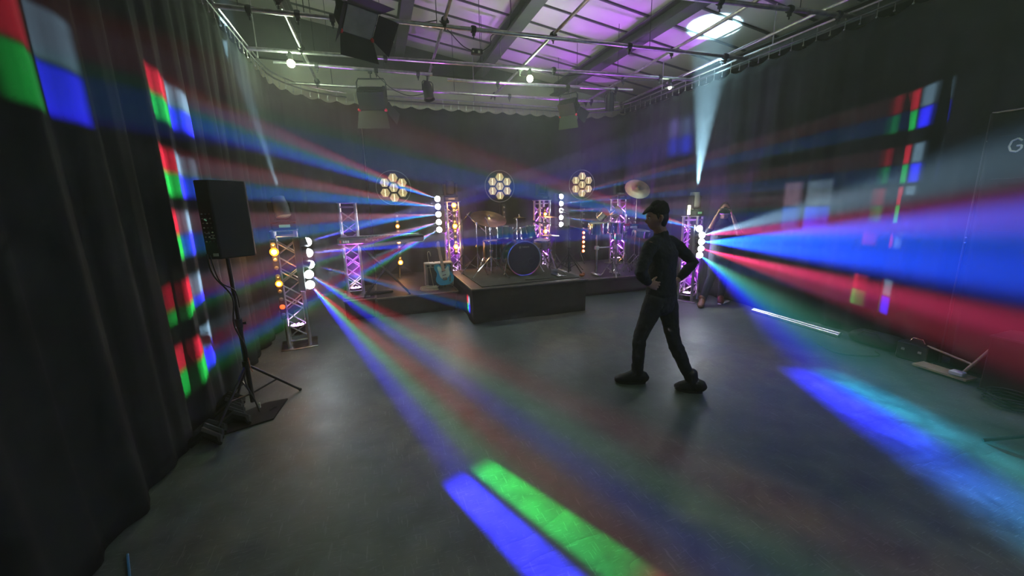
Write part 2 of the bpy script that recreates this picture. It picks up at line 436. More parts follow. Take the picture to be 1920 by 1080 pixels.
# ------------------------------------------------------------------ drapes and their track
def arc(cx, cy, r, a0, a1, n=10): return [(cx + r * math.cos(a0 + (a1 - a0) * i / n), cy + r * math.sin(a0 + (a1 - a0) * i / n)) for i in range(n + 1)]
TRK_L = [(-1.5, -2.2)] + [(-1.5, y * 1.0) for y in range(-1, 8)] + arc(-.1, 7.6, 1.4, PI, PI / 2, 10)[1:]
TRK_B = [(-.1 + .4 * i, 9.0) for i in range(14)]
TRK_R = arc(4.9, 8.05, .95, PI / 2, 0, 8) + [(5.85, y * 1.0) for y in range(7, -2, -1)] + [(5.85, -2.2)]
def resample(pts, step):
    P = [V((x, y, 0)) for x, y in pts]; out = [P[0]]; carry = 0
    for a, c in zip(P, P[1:]):
        L = (c - a).length; t = step - carry
        while t <= L:
            out.append(a + (c - a) * (t / L)); t += step
        carry = L - (t - step)
    return out
def drape(pts, name, label, seed, amp=.05, top=3.86, scallop=.34, bigsag=(), inward=1, flare=0.0):
    rnd = random.Random(seed); P = resample(pts, .035); n = len(P); rows = 30
    ph = [rnd.uniform(0, 6.28) for _ in range(8)]
    mb = MB(); grid = []
    for i, p in enumerate(P):
        a, c = P[max(i - 1, 0)], P[min(i + 1, n - 1)]; d = (c - a).normalized(); nr = V((d.y, -d.x, 0)) * inward
        s = i * .035; col = []
        for k in range(rows + 1):
            t = k / rows
            sag = .055 * abs(math.sin(PI * s / scallop)) ** 1.0
            for c0, w, dz in bigsag:
                if abs(s - c0) < w: sag += dz * math.cos((s - c0) / w * PI / 2)
            zt = top - sag
            z = zt * (1 - t) + .012 * t
            w1 = math.sin(2 * PI * s / .34 + ph[0] + .9 * math.sin(s * 1.3 + ph[1]) + .5 * t * math.sin(s * .8))
            w2 = math.sin(2 * PI * s / .61 + ph[2] + 1.3 * math.sin(s * .7 + ph[3]) - .7 * t)
            w3 = math.sin(2 * PI * s / .155 + ph[4] + 1.1 * math.sin(s * 2.1))
            f = (.25 + .75 * min(1, t * 3)) * amp
            off = f * (.55 * w1 + .65 * w2 * (.4 + .6 * t) + .22 * w3 * (1 - .3 * t))
            off += flare * max(0, t - .86) * 3 * (.5 + .5 * math.sin(s * 3.1 + ph[5]))
            col.append(mb.v((p.x + nr.x * off, p.y + nr.y * off, z)))
        grid.append(col)
    for a, c in zip(grid, grid[1:]):
        for k in range(rows): mb.face([a[k], a[k + 1], c[k + 1], c[k]])
    o = mb.build(name, m_drape)
    md = o.modifiers.new('cloth', 'SOLIDIFY'); md.thickness = .004
    return tag(o, label, 'curtain')
drape(TRK_L, 'stage_curtain', 'black side curtain down the left behind the loudspeaker, curving round the corner', 3, amp=.038, inward=1, flare=.05)
drape(TRK_B + [(5.0, 9.0)], 'stage_curtain', 'flat black backdrop curtain hanging straight across behind the drum stage', 5, amp=.012, bigsag=((4.75, .26, .14),))
drape(TRK_R, 'stage_curtain', 'black side curtain down the right behind the banner and floor pipes', 9, amp=.034, inward=1, flare=.03)
def track(pts, label):
    P = resample(pts, .17); t = thing('curtain_track', label, 'curtain rail', (P[0].x, P[0].y, 3.95))
    for z in (3.95, 4.03):
        MB().path([p + V((0, 0, z)) for p in resample(pts, .25)], .014, 6).build('rail', m_steel if z > 4 else m_beam, t)
    h = MB()
    for i, p in enumerate(P):
        if i % 2 == 0: h.tube(p + V((0, 0, 3.95)), p + V((0, 0, 4.03)), .008, n=5)
        h.tube(p + V((0, 0, 3.86)), p + V((0, 0, 3.95)), .006, n=5); h.ball(p + V((0, 0, 3.855)), .014, 6)
    tag(h.build('hook', m_steel, t), kind='stuff')
    for p in resample(pts, 2.4)[1:]: MB().tube(p + V((0, 0, 4.03)), p + V((0, 0, roof(p.x, p.y) - .02)), .01, n=6).build('hanger', m_steel, t)
    return t
track(TRK_L, 'double curtain rail above the left curtain with the long corner bend')
track(TRK_B + [(5.0, 9.0)], 'straight double curtain rail with hooks along the rear backdrop')
track(TRK_R, 'double curtain rail above the right hand curtain')

# ------------------------------------------------------------------ lighting pipes
def pipe(a, c, label, r=.027, hang=True, group=None, mat=None):
    a, c = V(a), V(c); t = thing('lighting_pipe', label, 'pipe', a, group=group)
    MB().tube(a, c, r, n=14).build('tube', mat or m_pipe, t)
    L = (c - a).length; k = max(2, int(L / 2.2))
    if hang:
        for i in range(k):
            p = a + (c - a) * ((i + .35) / k)
            MB().tube(p, (p.x, p.y, roof(p.x, p.y) - .01), .005, n=5).build('suspension_wire', m_matte, t)
    return t
def clamp(p, t, axis=(1, 0, 0)):
    mb = MB(); x = V(axis); p = V(p)
    mb.lathe([(.042, -.03), (.046, -.01), (.046, .01), (.042, .03)], p, axis, 10)
    mb.box(p + V((0, 0, -.05)), (.035, .035, .05)); mb.tube(p + V((0, 0, -.02)), p + V((0, 0, -.11)), .009, n=6); mb.box(p + V((.03, 0, -.01)), (.05, .02, .03))
    return mb.build('clamp', m_matte, t)
crossp = [((-1.5, 5.66, 4.0), (-.15, 5.60, 4.0), 'short grey lighting pipe at the upper left corner above the side curtain'),
          ((-.15, 5.50, 4.0), (6.1, 5.20, 4.0), 'long grey lighting pipe crossing under the rafters with the junction box'),
          ((-1.5, 6.90, 4.0), (5.9, 6.32, 4.0), 'lighting pipe carrying the three clear work lamps'),
          ((-1.3, 7.46, 4.02), (1.15, 7.38, 4.02), 'short pipe just behind the work lamp pipe, lit pink'),
          ((1.45, 7.60, 4.02), (5.2, 7.25, 4.02), 'pipe behind the small spotlights, gold gleam at its end'),
          ((-1.35, 8.52, 4.02), (5.5, 8.2, 4.02), 'rearmost lighting pipe just above the backdrop rail'),
          ((3.3, 4.0, 4.0), (5.95, 3.72, 4.0), 'dim lighting pipe at the top right in front of the bright ceiling spot')]
for i, (a, c, lab) in enumerate(crossp):
    t = pipe(a, c, lab, group='cross pipes of the lighting grid')
    for f in (.25, .62, .9): clamp(V(a) + (V(c) - V(a)) * f, t)
longp = [(-.84, -.80, 'thin long pipe over the left tower running front to back'), (.88, 1.15, 'long pipe over the keyboard running from front to back'),
         (2.46, 2.60, 'long pipe above the bass drum running front to back'), (4.25, 4.80, 'long pipe passing the black barn door lamp on the right'), (5.35, 5.75, 'outermost long pipe beside the bright ceiling spot')]
for x0, x1, lab in longp:
    t = pipe((x0, 1.0, 4.052), (x1, 8.7, 4.052), lab, r=.022, hang=False, group='long pipes of the lighting grid')
    for yy in (5.4, 6.8, 8.4):
        f = (yy - 1) / 7.7; clamp((x0 + (x1 - x0) * f, yy, 4.05), t, (0, 1, 0))

def cable(pts, name, label, r=.006, mat=None, cat='cable', group=None):
    P = [V(p) for p in pts]; out = []
    for i in range(len(P) - 1):
        p0, p1, p2, p3 = P[max(i - 1, 0)], P[i], P[i + 1], P[min(i + 2, len(P) - 1)]
        for k in range(6):
            t = k / 6
            out.append(.5 * ((2 * p1) + (p2 - p0) * t + (2 * p0 - 5 * p1 + 4 * p2 - p3) * t * t + (3 * p1 - p0 - 3 * p2 + p3) * t ** 3))
    out.append(P[-1])
    return tag(MB().path(out, r, 6).build(name, mat or m_cable), label, cat, group)
cable([(.98, 5.45, 4.06), (1.1, 5.5, 3.98), (1.3, 5.6, 3.86), (1.44, 5.62, 3.82)], 'power_cable', 'black cable sagging from the long pipe to the junction box')
cable([(1.56, 5.62, 3.82), (1.68, 5.58, 3.9), (1.75, 5.5, 4.02), (2.5, 5.45, 4.05)], 'power_cable', 'black cable leaving the junction box towards the middle pipe')
cable([(2.05, 5.9, 5.11), (2.1, 5.9, 4.4), (2.0, 6.1, 4.2), (2.1, 6.4, 4.02)], 'power_cable', 'thin black cable dropping from the rafter above the middle work lamp')
cable([(.2, 7.44, 3.98), (.45, 7.5, 3.78), (.75, 7.5, 3.68), (1.05, 7.48, 3.74)], 'power_cable', 'black cable sagging from the big barn door lamp to the small can')
cable([(2.7, 6.60, 3.97), (3.2, 6.50, 3.91), (3.7, 6.52, 3.97), (4.4, 6.41, 3.91), (5.2, 6.40, 3.97)], 'power_cable', 'black cable looped along the work lamp pipe')
cable([(-.3, 5.58, 4.0), (.1, 5.5, 4.12), (.6, 5.5, 4.02), (.95, 5.45, 4.06)], 'power_cable', 'black cable running from the dark flood lamp to the long pipe')
t = thing('junction_box', 'small black junction box hanging from two cables under the ceiling', 'junction box', (1.5, 5.62, 3.78))
MB().rbox((1.5, 5.62, 3.81), (.15, .07, .07), .008).build('housing', m_black, t)
MB().box((1.44, 5.582, 3.8), (.02, .01, .02)).box((1.52, 5.582, 3.8), (.03, .01, .03)).build('socket', m_ink, t)

# ------------------------------------------------------------------ overhead lamps
def yoke(mb, c, w, h, th=.012):
    c = V(c)
    pts = [c + V((-w / 2, 0, 0)), c + V((-w / 2, 0, h * .8)), c + V((-w / 2 + .03, 0, h)), c + V((w / 2 - .03, 0, h)), c + V((w / 2, 0, h * .8)), c + V((w / 2, 0, 0))]
    mb.path(pts, th, 6)
    mb.tube(c + V((0, 0, h)), c + V((0, 0, h + .1)), .012, n=6); mb.box(c + V((0, 0, h + .12)), (.06, .04, .07))
def flood(name, label, loc, rz, tilt, sc, latch=(m_redcap,)):
    t = thing(name, label, 'stage light', loc, rz)
    T = Matrix.Translation(V(loc)) @ Matrix.Rotation(rz, 4, 'Z')
    mb = MB(); mb.X = T; yoke(mb, (0, 0, 0), .44 * sc, .26 * sc); mb.build('yoke', m_black, t)
    TT = T @ Matrix.Rotation(tilt, 4, 'X')
    mb = MB(); mb.X = TT
    w = .40 * sc
    mb.prism([(-.11, .10), (.05, .13), (.13, .17), (.13, -.17), (.05, -.13), (-.11, -.10)], (-w / 2, 0, 0), (0, -sc, 0), (0, 0, sc), (w, 0, 0))
    for k in range(6): mb.box((0, .115 * sc, (-.075 + .03 * k) * sc), (w * .9, .02, .008))
    mb.build('housing', m_black, t)
    mb = MB(); mb.X = TT; mb.box((0, -.135 * sc, 0), (w * .92, .008, .30 * sc)); mb.build('lens', m_off_led, t)
    for sx in (-1, 1):
        mb = MB(); mb.X = TT
        mb.prism([(0, -.15), (.26, -.21), (.26, .21), (0, .15)], (sx * w / 2, -.14 * sc, 0), (sx * .55 * sc, -.83 * sc, 0), (0, 0, sc), (.004, 0, 0)); mb.build('barn_door', m_door, t)
        mb = MB(); mb.X = TT
        mb.prism([(-.21, 0), (.21, 0), (.25, .28), (-.25, .28)], (0, -.14 * sc, sx * .16 * sc), (sc, 0, 0), (0, -.75 * sc, sx * .62 * sc), (0, 0, .004)); mb.build('barn_door', m_door, t)
    for sx in (-1, 1):
        mb = MB(); mb.X = TT; mb.ball((sx * w / 2, -.14 * sc, -.15 * sc), .028 * sc, 8); mb.build('latch', m_redcap, t)
    return t
flood('flood_light', 'large dark barn door flood light hanging close at the top centre-left', (-.02, 5.15, 3.86), .5, .75, .92)
flood('flood_light', 'wide barn door flood light with red latches above the keyboard', (.12, 7.42, 3.60), 2.9, .95, 1.08)
flood('flood_light', 'barn door lamp turned on edge above the right part of the drum riser', (3.80, 7.37, 3.66), 2.2, .8, .88)
MB().path([(-.02, 5.15, 4.21), (-.02, 5.25, 4.19), (0.0, 5.47, 4.03)], .012, 6).build('hanging_arm', m_black, bpy.data.objects['flood_light'])
def can(label, loc, rz, tilt, L=.3, r=.085):
    t = thing('par_can', label, 'stage light', loc, rz)
    T = Matrix.Translation(V(loc)) @ Matrix.Rotation(rz, 4, 'Z')
    mb = MB(); mb.X = T; yoke(mb, (0, 0, 0), r * 2.5, .16, .008); mb.build('yoke', m_black, t)
    mb = MB(); mb.X = T @ Matrix.Rotation(tilt, 4, 'X')
    mb.lathe([(r * .55, L * .55), (r * .8, L * .42), (r, L * .2), (r, -L * .45), (r * 1.12, -L * .45), (r * 1.12, -L * .5), (r * .9, -L * .5), (r * .85, -L * .3)], (0, 0, 0), (0, 0, 1), 18); mb.build('housing', m_black, t)
    mb = MB(); mb.X = T @ Matrix.Rotation(tilt, 4, 'X'); mb.lathe([(.001, -L * .36), (r * .86, -L * .36), (r * .86, -L * .34), (.001, -L * .34)]); mb.build('lens', m_off_led, t)
    return t
can('small black can lamp beside the barn door flood above the keyboard', (1.06, 7.40, 3.75), .4, -.25)
can('small black can lamp at the right end of the rear grid', (4.72, 7.32, 3.78), -.5, .35, .34)
for i, (p, lab) in enumerate((((-.97, 6.86, 3.90), 'glowing clear work lamp on the pipe near the left side curtain'), ((2.66, 6.57, 3.90), 'glowing clear work lamp on the pipe above the drum kit'),
                   ((5.38, 6.36, 3.90), 'small dim work lamp pointing down at the right pipe end'), ((.3, .3, 4.0), 'added fill lamp overhead'), ((4.0, 0.0, 4.0), 'added fill lamp overhead'))):
    if i > 2: continue  # the added overhead fill lamps stay without a body
    t = thing('work_lamp', lab, 'lamp', (p[0], p[1], p[2] - .05), group='work lamps on the grid')
    MB().lathe([(.03, .10), (.034, .02), (.022, .0)], (p[0], p[1], p[2] - .02), (0, 0, 1), 12).build('socket', m_black, t)
    if i == 2: MB().lathe([(.028, .02), (.075, -.055), (.08, -.06), (.07, -.055), (.02, .015)], (p[0], p[1], p[2]), (0, 0, 1), 16).build('lamp_shade', m_black, t)
    MB().ball((p[0], p[1], p[2] - .06), .055 if i < 2 else .035, 12).build('bulb', m_bulb if i < 2 else m_panel, t)

# haze filling the room: an even scattering medium all the way through the closed hall
W.node_tree.nodes.remove(W.node_tree.nodes['Background'])
v = N(W.node_tree, 'ShaderNodeVolumeScatter')
v.inputs['Density'].default_value = HAZE; v.inputs['Anisotropy'].default_value = .18; v.inputs['Color'].default_value = (1, 1, 1, 1)
W.node_tree.links.new(v.outputs[0], W.node_tree.nodes['World Output'].inputs['Volume'])

# ------------------------------------------------------------------ stage decks
ZD, ZR = .34, .55
def deck(label, x0, x1, y0, y1, z, mat_top, skirt_amp=.0):
    t = thing('stage_deck', label, 'stage', ((x0 + x1) / 2, y0, 0))
    MB().box(((x0 + x1) / 2, (y0 + y1) / 2, z - .02), (x1 - x0, y1 - y0, .04)).build('deck_top', mat_top, t, False)
    e = MB(); e.box(((x0 + x1) / 2, y0 - .004, z - .008), (x1 - x0 + .016, .01, .018)); e.box((x0 - .004, (y0 + y1) / 2, z - .008), (.01, y1 - y0, .018)); e.box((x1 + .004, (y0 + y1) / 2, z - .008), (.01, y1 - y0, .018))
    e.build('edge_trim', m_edge, t, False)
    pts = [(x0 + .01, y1 - .05), (x0 + .01, y0 + .015), (x1 - .01, y0 + .015), (x1 - .01, y1 - .05)]
    mb = MB(); cols = []; P = resample([(x0 + .01, y1 - .05), (x0 + .01, y0 + .015)], .06)[:-1] + resample([(x0 + .01, y0 + .015), (x1 - .01, y0 + .015)], .06) + resample([(x1 - .01, y0 + .015), (x1 - .01, y1 - .05)], .06)[1:]
    for i, p in enumerate(P):
        a, c = P[max(i - 1, 0)], P[min(i + 1, len(P) - 1)]; d = (c - a).normalized(); nr = V((d.y, -d.x, 0)) * -1
        s = i * .06; off = skirt_amp * (math.sin(s * 9) * .5 + math.sin(s * 4.1 + 1) * .7)
        cols.append([mb.v(p - nr * (off * k / 4 - .012 * k / 4 if True else 0) + V((0, 0, (z - .03) * (1 - k / 4) + .006))) for k in range(5)])
    for a, c in zip(cols, cols[1:]):
        for k in range(4): mb.face([a[k], a[k + 1], c[k + 1], c[k]])
    o = mb.build('skirt', m_skirt, t); md = o.modifiers.new('cloth', 'SOLIDIFY'); md.thickness = .006
    lg = MB().tube((x0 + .12, y1 - .12, 0), (x0 + .12, y1 - .12, z - .04), .03).build('leg', m_steel, t)
    for px, py in ((x1 - .12, y1 - .12), (x0 + .12, y0 + .12), (x1 - .12, y0 + .12)): MB().tube((px, py, 0), (px, py, z - .04), .03).build('leg', m_steel, t)
    return t
deck('raised drum riser with black skirt standing out in front of the lower decks', 1.25, 3.21, 5.46, 7.30, ZR, m_deck, .016)
deck('low black stage deck on the left under the guitar and keyboard', -.10, 1.22, 6.40, 8.7, ZD, m_deck, .004)
deck('small low black deck wing beside the left deck carrying the keyboard tower', -.60, -.13, 6.44, 7.6, ZD, m_deck, .004)
deck('low black stage deck on the right under the percussion rack', 3.24, 5.70, 6.35, 8.55, ZD, m_deck, .006)
deck('low black deck behind the drum riser holding the rear truss towers', 1.25, 3.21, 7.33, 8.7, ZD, m_deck, .004)
mb = MB(); mb.prism([(1.42, 5.52), (3.12, 5.60), (3.16, 7.1), (1.40, 7.15)], (0, 0, ZR + .002), (1, 0, 0), (0, 1, 0), (0, 0, .01))
tag(mb.build('drum_rug', m_rug, None, False), 'worn grey green rug lying on the drum riser', 'rug')

# ------------------------------------------------------------------ truss towers
TW = .235
def tower(label, loc, rz=0, h=1.50):
    t = thing('truss_tower', label, 'truss tower', loc, rz, 'truss towers of the light rig')
    a = TW / 2
    MB().rbox((0, 0, .006), (.42, .42, .012), .003).build('base_plate', m_alu, t, rel=False)
    for i, (x, y) in enumerate(((-a, -a), (a, -a), (a, a), (-a, a))):
        MB().tube((x, y, .012), (x, y, h), .024, n=14).build('chord', m_alu, t, rel=False)
    cs = [(-a, -a), (a, -a), (a, a), (-a, a)]
    for i in range(4):
        p, q = cs[i], cs[(i + 1) % 4]; mb = MB(); n = 7; z0, z1 = .14, h - .12; dz = (z1 - z0) / n
        for k in range(n):
            s, e = (p, q) if (k + i) % 2 == 0 else (q, p)
            mb.tube((s[0], s[1], z0 + dz * k), (e[0], e[1], z0 + dz * (k + 1)), .009, n=8)
            if k in (0, 2, 4, 6):
                mb.tube((e[0], e[1], z0 + dz * k), (s[0], s[1], z0 + dz * (k + 1)), .009, n=8)
        for z in (.10, h - .06): mb.tube((p[0], p[1], z), (q[0], q[1], z), .011, n=8)
        mb.build('bracing', m_alu, t, rel=False)
    mb = MB(); mb.box((0, 0, h + .006), (.30, .30, .012)); mb.build('top_plate', m_alu, t, rel=False)
    return t
TP = [((-1.10, 5.53, 0), 'truss tower standing on the floor at the left by the side curtain'),
      ((-.42, 6.76, ZD), 'narrow truss tower behind the left end of the keyboard'),
      ((1.42, 7.72, ZD), 'truss tower behind the guitar with three amber lamps on it'),
      ((3.38, 7.74, ZD), 'truss tower just right behind the bass drum'),
      ((5.42, 7.90, ZD), 'truss tower behind the percussion rack under the tilted cymbal'),
      ((5.26, 5.42, 0), 'truss tower standing on the floor at the right beside the camera operator')]
ROT = [.15, .05, .1, .12, .1, .45]
tw0 = tower(TP[0][1], TP[0][0], ROT[0])
for (p, lab), r in list(zip(TP, ROT))[1:]: dup(tw0, p, r, lab)

def moving_head(label, loc, rz, aim, lit):
    """base, yoke and head pointing along aim (local)"""
    t = thing('moving_head_lamp', label, 'stage light', loc, rz, 'moving head lamps on the towers')
    MB().rbox((0, 0, .045), (.26, .22, .09), .012).build('base', m_matte, t, rel=False)
    MB().box((0, -.112, .05), (.12, .004, .035)).build('display', m_green_led if lit else m_off_led, t, rel=False)
    mb = MB(); mb.lathe([(.075, .09), (.075, .115)], n=16)
    for s in (-1, 1): mb.rbox((s * .115, 0, .22), (.05, .10, .25), .012)
    mb.rbox((0, 0, .115), (.27, .10, .04), .01); mb.build('yoke', m_matte, t, rel=False)
    d = V(aim).normalized(); c = V((0, 0, .27))
    mb = MB(); mb.lathe([(.05, -.13), (.085, -.11), (.092, -.02), (.085, .06), (.075, .11), (.075, .13), (.06, .13), (.055, .11)], c, d, 18); mb.build('head', m_grey if lit else m_matte, t, rel=False)
    MB().lathe([(.001, .112), (.055, .112), (.055, .116), (.001, .116)], c, d, 16).build('lens', m_lens_blue if lit else m_off_led, t, rel=False)
    return t
moving_head('moving head lamp on the left floor tower throwing a pale beam up', (-1.10, 5.53, 1.512), .3, (-.15, .3, 1), True)
moving_head('moving head lamp on the right floor tower throwing a pale beam up', (5.26, 5.42, 1.512), .3, (.03, .03, 1), True)
for (p, r), lab in zip((((-.42, 6.76, 1.852), .2), ((1.42, 7.72, 1.852), 0), ((3.38, 7.74, 1.852), .3), ((5.42, 7.9, 1.852), .1)),
        ('dark moving head lamp on the keyboard tower', 'dark moving head lamp on the tower behind the guitar', 'dark moving head lamp on the tower beside the bass drum', 'dark moving head lamp on the tower behind the percussion rack')):
    if lab.startswith('dark moving head lamp on the keyboard'): continue
    moving_head(lab, p, r, (.05, -.15, 1), False)

# five-head bars: each lens faces where its lamp is aimed
def five_bar(label, c, aims, off, sup=None):
    t = thing('beam_bar', label, 'stage light', c - V((0, 0, heads(c)[0].z - c.z + .08)), group='five lens beam bars')
    bx = c + V(off)
    MB().rbox(bx, (.075, .075, (heads(c)[0].z - c.z) * 2 + .16), .01).build('housing', m_black, t)
    for i, (h, a) in enumerate(zip(heads(c), aims)):
        d = (a - h).normalized()
        o = MB().lathe([(.02, -.06), (.055, -.045), (.060, .02), (.060, .045), (.055, .045), (.052, .03)], h, d, 18)
        o.tube(h - d * .05, V((bx.x, bx.y, h.z)), .018)
        hd = o.build('head', m_black, t)
        MB().lathe([(.053, .036), (.052, .052), (.045, .070), (.030, .084), (.012, .091), (.001, .092)], h, d, 18).build('lens', m_lens, hd)
    if sup:
        MB().tube(V((bx.x, bx.y, bx.z + .2)), sup, .012, n=8).build('bracket', m_black, t)
    return t
five_bar('five lens beam bar with white lenses clamped to the left floor tower', BAR_L, AIM_L, (-.065, -.04, 0), (-.965, 5.42, 1.29))
five_bar('five lens beam bar with white lenses clamped to the tower behind the guitar', BAR_C, AIM_C, (.065, .02, 0), (1.29, 7.66, 1.80))
five_bar('five lens beam bar on a thin stand between the drums and the percussion', BAR_B, AIM_B, (-.09, .02, 0))
five_bar('five lens beam bar on the right floor tower aimed towards the room', BAR_R, AIM_R, (-.06, .085, 0), (5.22, 5.32, 1.28))
t = thing('light_stand', 'thin black stand holding the beam bar right of the drums', 'stand', (3.84, 8.02, ZD))
MB().tube((3.84, 8.02, ZD + .02), (3.84, 8.02, 1.30), .013).build('pole', m_black, t)
for k in range(3):
    a = .6 + k * 2.094; MB().tube((3.84, 8.02, ZD + .3), (3.84 + .35 * math.cos(a), 8.02 + .35 * math.sin(a), ZD + .012), .009).build('leg', m_black, t)

# ten-cell LED strips: A amber, H hot amber, R red, . unlit
def strip(label, top, cells, face=(0, -1, 0), dx=0.0, sp=.114):
    top = V(top); f = V(face).normalized(); L = sp * (len(cells) - 1)
    t = thing('led_strip_lamp', label, 'stage light', (top.x, top.y, top.z - L - .06), group='upright ten cell lamp strips')
    x = f.cross(V((0, 0, 1))).normalized(); R = Matrix((x, f, V((0, 0, 1)))).transposed()
    c = top - V((0, 0, L / 2)) - f * .035
    MB().rbox(c, (.062, .06, L + .12), .006, R).build('housing', m_black, t)
    for i, ch in enumerate(cells):
        p = top - V((0, 0, sp * i)); r = {'A': .040, 'H': .050, 'R': .038, '.': .024, 'r': .03}[ch]
        cell = MB().lathe([(.001, -.003), (r, -.004), (r * .92, .006), (r * .6, .010), (.001, .011)], p, f, 16).build('led_cell', {'A': m_amber, 'H': m_amber, 'R': m_red_led, 'r': m_red_led, '.': m_off_led}[ch], t)
        if ch in 'AHR': MB().ball(p + f * .010, r * (.62 if ch != 'R' else .66), 10).build('glowing_chip', m_amber_core, cell)
        if ch == 'H': light('amber_led_light', 'POINT', p + f * .07, 3.0 if ('guitar' in label or 'left floor' in label) else 1.4, (1.0, .42, .10), radius=.03)
        elif ch == 'A': light('amber_led_light', 'POINT', p + f * .07, .6, (1.0, .32, .06), radius=.03)
    return t
strip('lamp strip with two glowing amber cells on the front of the left floor tower', (-1.195, 5.31, 1.36), '.H...A..r.'.replace('..', '..'), (.12, -1, 0), sp=.098)
strip('lamp strip on the tower behind the guitar with three bright amber cells', (1.44, 7.52, 1.78), 'H...H...H.', (0, -1, 0), sp=.1)
strip('lamp strip on the stand behind the keyboard with three spaced amber cells', (.40, 8.22, 1.60), '..A..A...H', (0, -1, 0), sp=.106)
strip('lamp strip behind the left tom with one glowing amber cell', (2.68, 8.22, 1.72), '...A......', (0, -1, 0), sp=.106)
strip('lamp strip on the tower beside the bass drum with two amber cells', (3.37, 7.54, 1.65), '.A...H....', (0, -1, 0), sp=.09)
strip('lamp strip under the right hexagon lamp with five lit cells in a row', (4.68, 8.22, 1.63), '.....RRRRR', (0, -1, 0), sp=.110)

# purple cans in the feet of the towers
def led_can(label, p, r=.085):
    t = thing('led_par_can', label, 'stage light', p, group='purple lamps inside the tower feet')
    MB().lathe([(r * .8, .0), (r, .03), (r * 1.05, .12), (r * .97, .12), (r * .95, .10)], p, (0, 0, 1), 20).build('housing', m_black, t)
    for k in range(13):
        q = (0, 0) if k == 0 else ((.035, 2 * PI * k / 4) if k < 5 else (.066, 2 * PI * k / 8))
        MB().ball((p[0] + q[0] * math.cos(q[1]), p[1] + q[0] * math.sin(q[1]), p[2] + .112), .0135, 8).build('led', m_purple_led, t)
    return t
for (p, lab) in ((TP[0][0], 'left floor tower'), (TP[1][0], 'keyboard tower'), (TP[2][0], 'tower behind the guitar'), (TP[3][0], 'tower beside the bass drum'), (TP[4][0], 'tower behind the percussion'), (TP[5][0], 'right floor tower')):
    led_can('lit purple lamp pointing up inside the foot of the ' + lab, (p[0], p[1], p[2] + .014 + (.14 if lab == 'left floor tower' else 0)))

# ------------------------------------------------------------------ hexagon lamps on stands
def hexlamp(label, p, zf):
    t = thing('hexagon_lamp', label, 'stage light', (p[0], p[1], zf), group='seven cell hexagon lamps on stands')
    c = V(p); R = .335
    ring = MB(); ring.path([c + V((R * math.cos(2 * PI * k / 36), 0, R * math.sin(2 * PI * k / 36))) for k in range(36)], .008, 6, closed=True); ring.build('hoop', m_grey, t)
    back = MB()
    for k in range(3):
        a = PI / 6 + k * PI / 3 * 1
        d = V((math.cos(a), 0, math.sin(a))); back.tube(c - d * R + V((0, .03, 0)), c + d * R + V((0, .03, 0)), .008, n=6)
    back.build('spider', m_black, t)
    for k in range(7):
        a = PI / 2 + (k - 1) * PI / 3; q = c + (V((0, 0, 0)) if k == 0 else V((.195 * math.cos(a), 0, .195 * math.sin(a))))
        hx = lambda r, y: [q + V((r * math.cos(PI / 6 + PI / 3 * j + PI / 6), y, r * math.sin(PI / 6 + PI / 3 * j + PI / 6))) for j in range(6)]
        mb = MB(); rs = [[mb.v(v) for v in ring_] for ring_ in (hx(.088, .03), hx(.094, -.02), hx(.086, -.02), hx(.05, .02), hx(.02, .025))]; mb.rings(rs); cell = mb.build('hex_cell', m_hex, t)
        MB().tube(q + V((0, -.012, -.065)), q + V((0, -.012, .065)), .008, n=8).build('filament', m_fil, cell)
    MB().tube((p[0], p[1] + .05, zf + .02), (p[0], p[1] + .05, p[2]), .012).build('pole', m_black, t)
    for k in range(3):
        a = .4 + k * 2.094; MB().tube((p[0], p[1] + .05, zf + .28), (p[0] + .3 * math.cos(a), p[1] + .05 + .3 * math.sin(a), zf + .012), .009).build('leg', m_black, t)
hexlamp('hexagon lamp above the keyboard, crossed by coloured beams', (.39, 8.32, 2.15), ZD)
hexlamp('hexagon lamp in the middle above the drum kit', (2.63, 8.32, 2.17), ZD)
hexlamp('hexagon lamp between the drum kit and the percussion rack', (4.67, 8.32, 2.20), ZD)

# ------------------------------------------------------------------ writing made of thin strokes
FONT = {'Y': [[(0, 1), (.5, .5), (1, 1)], [(.5, .5), (.5, 0)]], 'A': [[(0, 0), (.5, 1), (1, 0)], [(.22, .4), (.78, .4)]], 'M': [[(0, 0), (0, 1), (.5, .4), (1, 1), (1, 0)]],
        'H': [[(0, 0), (0, 1)], [(1, 0), (1, 1)], [(0, .5), (1, .5)]], 'R': [[(0, 0), (0, 1), (.8, 1), (1, .75), (.8, .5), (0, .5)], [(.5, .5), (1, 0)]],
        'o': [[(0, .1), (0, .6), (.5, .7), (1, .6), (1, .1), (.5, 0), (0, .1)]], 'l': [[(.5, 0), (.5, 1)]], 'a': [[(0, .6), (.6, .7), (1, .5), (1, 0)], [(1, .35), (.2, .35), (0, .15), (.3, 0), (1, .1)]],
        'n': [[(0, 0), (0, .65)], [(0, .5), (.5, .68), (1, .5), (1, 0)]], 'd': [[(1, 0), (1, 1)], [(1, .6), (.3, .65), (0, .35), (.3, 0), (1, .1)]],
        'R2': [], 'G': [[(.95, .8), (.6, 1), (.15, .85), (0, .45), (.2, .1), (.7, 0), (1, .2), (1, .45), (.6, .45)]], 'i': [[(.5, 0), (.5, .62)]],
        'u': [[(0, .95), (.25, 1.0), (.35, .8), (.1, .45), (.15, .2), (.55, 0), (.95, .2), (1, 1)]], 'F': [[(0, 0), (0, 1), (1, 1)], [(0, .5), (.8, .5)]]}
